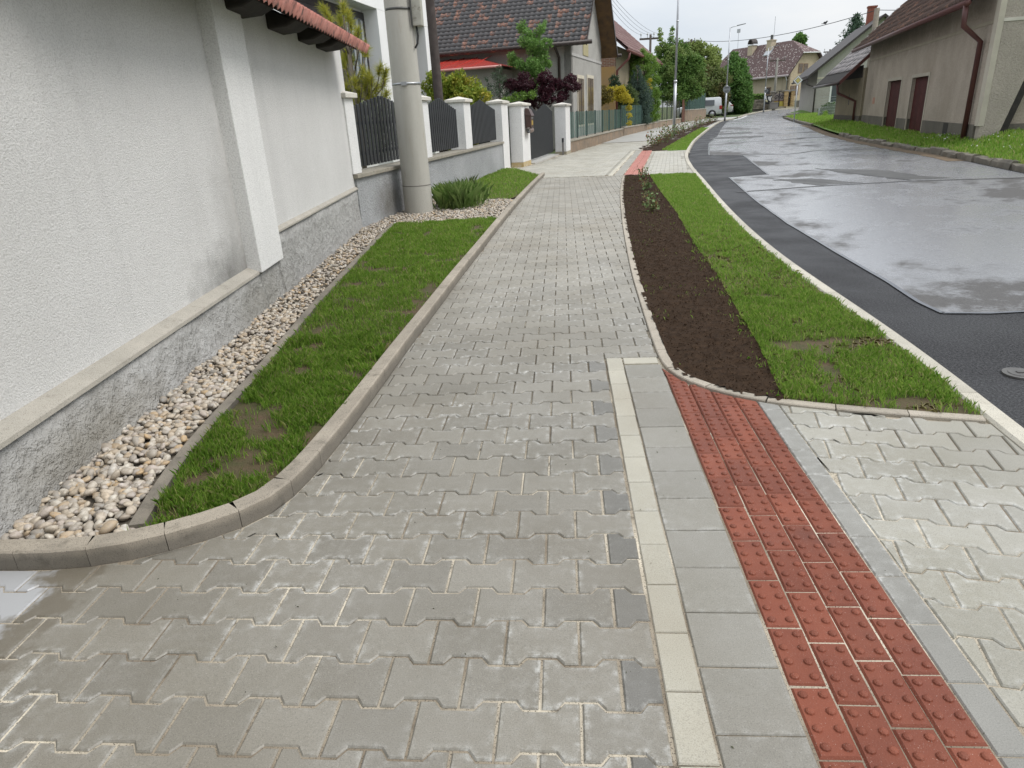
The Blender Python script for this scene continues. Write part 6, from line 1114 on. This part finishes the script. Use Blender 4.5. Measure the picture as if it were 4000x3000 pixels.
M_bark = mat('pine_bark', (.20, .17, .13), (.13, .11, .085), 9, .9); MB().tube([(0, 0, -.1), (.02, 0, 1.6), (-.05, 0, 3.6)], [.05, .04, .02], 8).build('trunk', M_bark, pine, True)
for b_ in br: MB().tube(b_, [.016, .010, .006], 5).build('branch', M_bark, pine, True)
Y = 13.6; plant('garden_shrub', 'pale green garden shrub seen through the first slat panel', 'shrub', tuple(v2(620, 1500, Y)[:2]) + (0.,), crowns(v2, 2.37, Y, [(480, 1050, 120), (620, 1080, 140), (740, 1040, 120), (560, 1250, 150), (700, 1260, 150)], 1700), leafmat('shrub_pale', (.14, .17, .09), (.36, .38, .28), .3), .09)
Y = 39.6; plant('yellow_privet', 'bright yellow privet bush spilling over the green mesh fence', 'shrub', tuple(v4(220, 1200, Y)[:2]) + (0.,), crowns(v4, 2.37, Y, [(240, 850, 60), (290, 880, 60), (330, 900, 55), (200, 900, 50), (60, 900, 50), (20, 920, 40), (370, 930, 40), (370, 1000, 28), (375, 1070, 25), (375, 1140, 24), (300, 830, 40), (180, 830, 30)], 5200), M_yel, .07)
Y = 39.; plant('bronze_thuja', 'small bronze and dark thuja beside the yellow privet', 'shrub', tuple(v4(130, 1200, Y)[:2]) + (0.,), crowns(v4, 2.37, Y, [(130, 830, 40), (120, 880, 60), (170, 900, 60), (110, 940, 50), (200, 850, 30)], 4200), leafmat('bronze', (.06, .05, .015), (.20, .16, .03), .25), .07)
Y = 44.5; plant('round_shrub', 'rounded dull green shrub behind the mesh fence', 'shrub', tuple(v4(360, 1200, Y)[:2]) + (0.,), crowns(v4, 2.37, Y, [(330, 840, 70), (380, 880, 70), (300, 900, 70), (400, 940, 60), (230, 930, 70), (150, 980, 60)], 3600), leafmat('dull_green', (.06, .09, .03), (.11, .15, .05), .3), .08)
Y = 46.5; plant('blue_juniper', 'blue grey cone-shaped juniper behind the mesh fence', 'tree', tuple(v4(460, 1200, Y)[:2]) + (0.,), crowns(v4, 2.37, Y, [(450, 620, 20), (450, 670, 40), (440, 730, 60), (470, 790, 75), (420, 800, 70), (500, 860, 85), (430, 890, 90), (540, 930, 60), (380, 940, 50), (470, 960, 90)], 3600), M_blue, .08, [([tuple(v4(460, 1200, Y)[:2]) + (-.1,), tuple(v4(450, 640, Y))], [.08, .02])], asp=.3)
Y = 49.; plant('thuja_hedge', 'tall bright green feathery thuja behind the juniper', 'tree', tuple(v4(520, 1200, Y)[:2]) + (0.,), crowns(v4, 2.37, Y, [(400, 480, 18), (500, 470, 22), (420, 540, 50), (500, 530, 70), (560, 560, 70), (350, 580, 50), (320, 640, 50), (600, 620, 60), (480, 640, 110), (560, 720, 90), (620, 740, 50), (360, 700, 90), (600, 850, 70), (560, 900, 80), (280, 700, 40), (640, 860, 30), (400, 800, 110)], 2600), M_thu, .11, [([tuple(v4(520, 1200, Y)[:2]) + (-.1,), tuple(v4(510, 560, Y))], [.09, .03])], asp=.3)
Y = 48.; plant('yellow_climber', 'slim yellow shoots beside the tall thuja', 'shrub', tuple(v4(560, 1200, Y)[:2]) + (0.,), crowns(v4, 2.37, Y, [(570, 740, 18), (560, 780, 16), (540, 760, 14), (570, 820, 16)], 5200), M_yel, .06)
Y = 47.; plant('dark_shrub', 'dark green shrub under the ochre gable', 'shrub', tuple(v4(230, 1100, 42)[:2]) + (0.,), crowns(v4, 2.37, 42, [(230, 740, 45), (250, 790, 50), (210, 800, 30)], 3200), M_dkc, .09)
Y = 62.; cr_ = [(660, 275, 16), (662, 320, 18), (664, 370, 18), (770, 270, 16), (765, 320, 22), (760, 370, 24), (690, 430, 40), (640, 460, 30), (740, 440, 50), (820, 420, 60), (700, 520, 80), (800, 520, 100), (880, 480, 70), (640, 560, 50), (720, 640, 110), (850, 620, 120), (950, 560, 80), (1010, 640, 70), (760, 760, 120), (900, 760, 120), (700, 860, 80), (820, 880, 110), (940, 860, 70), (990, 740, 60), (1040, 610, 40), (660, 760, 40), (1000, 560, 60), (900, 680, 110), (1020, 720, 70), (760, 680, 110), (880, 820, 100), (1000, 850, 60), (620, 640, 40), (960, 640, 90)]
plant('fruit_tree', 'large leafy fruit tree overhanging the fence with upright top shoots', 'tree', tuple(v4(800, 1150, Y)[:2]) + (.1,), crowns(v4, 2.37, Y, cr_, 1250, .9), M_tree, .17, [([tuple(v4(800, 1150, Y)[:2]) + (-.1,), tuple(v4(800, 850, Y)), tuple(v4(770, 350, Y))], [.16, .12, .02]), ([tuple(v4(800, 850, Y)), tuple(v4(665, 330, Y))], [.07, .015]), ([tuple(v4(800, 800, Y)), tuple(v4(940, 600, Y))], [.08, .02])])
Y = 84.; plant('olive_tree', 'round olive green crown behind the fruit tree under the crossarm pole', 'tree', tuple(v4(1080, 1000, Y)[:2]) + (.2,), crowns(v4, 2.37, Y, [(930, 450, 70), (1000, 440, 60), (1060, 480, 80), (1140, 500, 70), (1180, 540, 50), (1100, 570, 90), (980, 540, 90), (1160, 590, 60), (1040, 650, 80), (1180, 470, 25)], 800, 1.), M_tree2, .24, [([tuple(v4(1080, 1000, Y)[:2]) + (-.1,), tuple(v4(1080, 560, Y))], [.2, .06])])
Y = 76.; plant('leafy_thicket', 'olive green leafy bushes hanging over the dark fence by the van', 'shrub', tuple(v4(1140, 1080, Y)[:2]) + (.1,), crowns(v4, 2.37, Y, [(1080, 690, 70), (1160, 660, 60), (1220, 680, 60), (1260, 740, 60), (1120, 790, 100), (1220, 820, 80), (1040, 850, 70), (1060, 920, 60), (1160, 900, 70), (1250, 880, 50), (1000, 780, 50)], 900, .6), leafmat('thicket', (.07, .11, .03), (.16, .19, .06), .3, (.10, .08, .03), .4), .19, [([tuple(v4(1140, 1080, Y)[:2]) + (-.1,), tuple(v4(1140, 760, Y))], [.1, .03])])
Y = 87.; plant('dense_tree', 'dense deep green tree covering the corner of the farmhouse', 'tree', tuple(v4(1390, 1040, Y)[:2]) + (.3,), crowns(v4, 2.37, Y, [(1350, 500, 25), (1340, 560, 50), (1390, 590, 60), (1420, 650, 60), (1340, 660, 80), (1440, 730, 60), (1380, 740, 90), (1320, 780, 80), (1460, 800, 50), (1410, 850, 90), (1340, 900, 90), (1430, 920, 60), (1300, 950, 60), (1380, 970, 70), (1280, 860, 50), (1320, 990, 50), (1260, 940, 60), (1220, 960, 50), (1270, 780, 60), (1240, 860, 60), (1290, 700, 45), (1470, 880, 45), (1450, 960, 50), (1480, 940, 35)], 1000, .8), M_tree3, .25, [([tuple(v4(1390, 1040, Y)[:2]) + (-.1,), tuple(v4(1370, 620, Y))], [.18, .05])])
Y = 85.; plant('shade_tree', 'dark tree trunks and foliage closing the gap behind the parked cars', 'tree', tuple(v4(1150, 1020, Y)[:2]) + (.3,), crowns(v4, 2.37, Y, [(1100, 880, 80), (1200, 860, 90), (1180, 950, 80), (1060, 960, 70), (1260, 900, 60), (980, 900, 80), (880, 930, 80), (1000, 980, 70)], 700, .8), leafmat('shade_leaf', (.02, .045, .018), (.05, .08, .03), .2), .26, [([tuple(v4(1150, 1020, Y)[:2]) + (-.1,), tuple(v4(1150, 800, Y))], [.15, .05])])
# clipped hedge over the stone wall
a, b = yd(780, 1000, 94.), yd(1065, 1075, 94.); hd = root('clipped_hedge', 'clipped hedge with yellow-green top above the dark rubble wall', 'hedge', (a[0], 94., b[2] - .3)); P = rng.uniform((0, 0, 0), (b[0] - a[0], 1.2, a[2] - b[2] + .35), (2600, 3)); P = P[(P[:, 1] < .3) | (P[:, 2] > a[2] - b[2] + .05)]; link('foliage', leaf_mesh('foliage', P, rng.uniform(.12, .22, len(P)), .6), leafmat('hedge_leaf', (.06, .12, .03), (.16, .24, .05), .3), hd); MB().box(.05, b[0] - a[0] - .05, .15, 1.1, -.2, a[2] - b[2] + .2).build('twig_core', mat('hedge_core', (.025, .035, .015), None, 3), hd)
a = yd(1710, 1080, 96.); plant('small_bush', 'small dark round bush at the farmhouse plinth', 'shrub', (a[0], 96., .6), [((a[0], 96., a[2] - .1), .85, 900), ((a[0] + .6, 96., a[2] + .1), .6, 500)], M_dkc, .15)
# spruce and other trees on the right
Y = 78.; sp0 = v6(760, 900, Y); spt = v6(768, 110, Y); spr = root('spruce', 'tall dark spruce behind the gabled house roof', 'tree', (sp0[0], Y, gz(Y))); Hh = spt[2] - gz(Y); B = np.array([sp0[0], Y, gz(Y)]); dxs = spt[0] - sp0[0]; Ps = []
MB().tube([(0, 0, -.2), (dxs, 0, Hh)], [.25, .02], 8).build('trunk', M_bark, spr, True); lim = MB()
for k in range(26):
    t_ = k / 26.; z = Hh * (.28 + .72 * t_); R_ = (1 - t_) * 4.6 + .15; nb = 9
    for j in range(nb):
        a_ = j * 6.283 / nb + k * .7 + random.uniform(-.2, .2); Lb = R_ * random.uniform(.75, 1.1); n_ = int(26 * Lb + 8); s_ = rng.uniform(.1, 1, n_); Ps.append(np.column_stack([dxs * z / Hh + np.cos(a_) * Lb * s_, np.sin(a_) * Lb * s_, z - .35 * Lb * s_ + .2 * Lb * s_ ** 2]) + rng.normal(0, .07, (n_, 3)))
Ps = np.concatenate(Ps); link('crown', leaf_mesh('crown', Ps, rng.uniform(.2, .36, len(Ps)), .35, droop=.25), M_spr, spr)
Y = 118.; plant('roadside_tree', 'small green tree top showing above the farmhouse ridge', 'tree', tuple(v6(280, 600, Y)[:2]) + (1.,), crowns(v6, 2.212, Y, [(280, 320, 30), (260, 330, 30), (300, 345, 30), (240, 340, 20), (310, 325, 22), (275, 300, 16), (280, 360, 40), (270, 420, 50)], 700, .5), M_tree3, .3, [([tuple(v6(280, 600, Y)[:2]) + (.5,), tuple(v6(280, 330, Y))], [.2, .06])])
Y = 50.; a = v6(520, 960, Y); plant('clipped_bush', 'dark dome-shaped bush inside the small wire enclosure', 'shrub', (a[0], Y, gz(Y)), crowns(v6, 2.212, Y, [(520, 930, 45), (480, 960, 40), (560, 920, 40), (530, 980, 50)], 1800), leafmat('dome_bush', (.03, .06, .02), (.07, .12, .035), .25), .1)
plant('leafy_weed', 'light green leafy weed growing through the wire enclosure', 'shrub', (a[0] - .3, Y - .9, gz(Y)), crowns(v6, 2.212, Y - .9, [(495, 970, 18), (490, 1000, 20), (500, 1020, 20)], 3000), M_grass2, .11)
a, b = v6(432, 1030, Y - .7), v6(580, 1030, Y - .7); o = root('wire_enclosure', 'small grey wire fence panel leaning round the dark dome bush', 'fence', (a[0], Y - .7, gz(Y))); Wd = b[0] - a[0]; H = v6(580, 885, Y - .7)[2] - gz(Y); MB().tube([(Wd, 0, 0), (Wd, 0, H)], .05, 6).build('post', M_frame, o); MB().tube([(0, 0, 0), (0, 0, H * .72)], .04, 6).build('post', M_lamp, o); mb = MB()
for k in range(24): x = Wd * k / 23; mb.box(x, x + .012, 0, .01, 0, H * (.72 + .25 * k / 23))
for k in range(9): z = .1 + k * .16; mb.box(0, Wd, .011, .02, z, z + .012)
mb.build('wire_mesh', M_lamp, o)
# roses in the beds
M_rl = leafmat('rose_leaf', (.07, .12, .04), (.16, .22, .09), .25, (.22, .09, .05), 9.); M_rs = mat('rose_stem', (.12, .075, .04), (.09, .10, .04), 9, .7)
def rose(label, x, y, h_, z=0., n=7, group=None, ls=.045):
    o = root('rose_bush', label, 'rose', (x, y, z), 0, group); P = []
    for k in range(n):
        a_ = random.uniform(0, 6.28); l = random.uniform(.45, 1.) * h_; e_ = np.array([math.cos(a_) * .42 * h_, math.sin(a_) * .42 * h_, l]); m_ = e_ * .5 + np.array([0, 0, .12 * h_]); MB().tube([(0, 0, -.02), tuple(m_), tuple(e_)], [.006, .005, .003], 5).build('stem', M_rs, o)
        t_ = rng.uniform(.35, 1.02, (9, 1)); P.append((e_ * t_ + rng.normal(0, .035, (9, 3)) * (h_ / .35)))
    link('leaves', leaf_mesh('leaves', np.concatenate(P), rng.uniform(.7, 1.25, n * 9) * ls, .62), M_rl, o); return o
rG = lambda x, y: atZ(2400 + x / 5.53, 600 + y / 5.53, .01)
for (x, y, h_, lab) in ((620, 560, .36, 'tallest rose bush at the crossing end of the soil bed'), (660, 790, .28, 'pale leaved rose bush second from the crossing in the soil bed'), (780, 1060, .30, 'fresh green rose bush third from the crossing in the soil bed'), (810, 1250, .30, 'sparse rose bush with bare cut stems on the open soil')):
    p = rG(x, y); rose(lab, p[0], p[1], h_ * .8, n=9, ls=.05)
for k, (x, y) in enumerate(((3.3, 26.6), (3.7, 28.3), (4.2, 30.), (4.5, 31.6), (5.0, 33.5), (5.35, 35.2), (5.9, 36.9), (6.7, 40.), (7.3, 42.4), (8., 44.8), (8.7, 47.), (9.4, 49.4), (10.2, 52.), (11., 54.8), (11.9, 57.6))): rose('rose bush in the row along the bed by the street lamp', x, y, random.uniform(.5, .7), gz(y), 6, 'roses along the far bed', .10)
# raised verge beds by the far crossing
def islet(nm, pts, z, mt): return flat(nm, [tuple(p[:2]) for p in pts], z, mt)
q5 = lambda x, y, z: atZ(2700 + x / 3.687, 100 + y / 3.687, z)
M_vg = M_turf
for yy in (0,):
    a = [v5(1400, 1262, 62.), v5(1745, 1245, 62.), v5(1745, 1190, 72.), v5(1560, 1215, 72.)]; mb = MB(); mb.add([tuple(p) for p in a], [(0, 1, 2, 3)]); o = mb.build('verge', M_turf); o['kind'] = 'structure'
    a = [v5(1380, 1270, 60.), v5(1745, 1252, 60.), v5(1745, 1262, 60.), v5(1385, 1282, 60.)]; MB().slab([tuple(p) for p in a], (0, .3, 0)).build('verge_kerb', M_kerbO)['kind'] = 'structure'
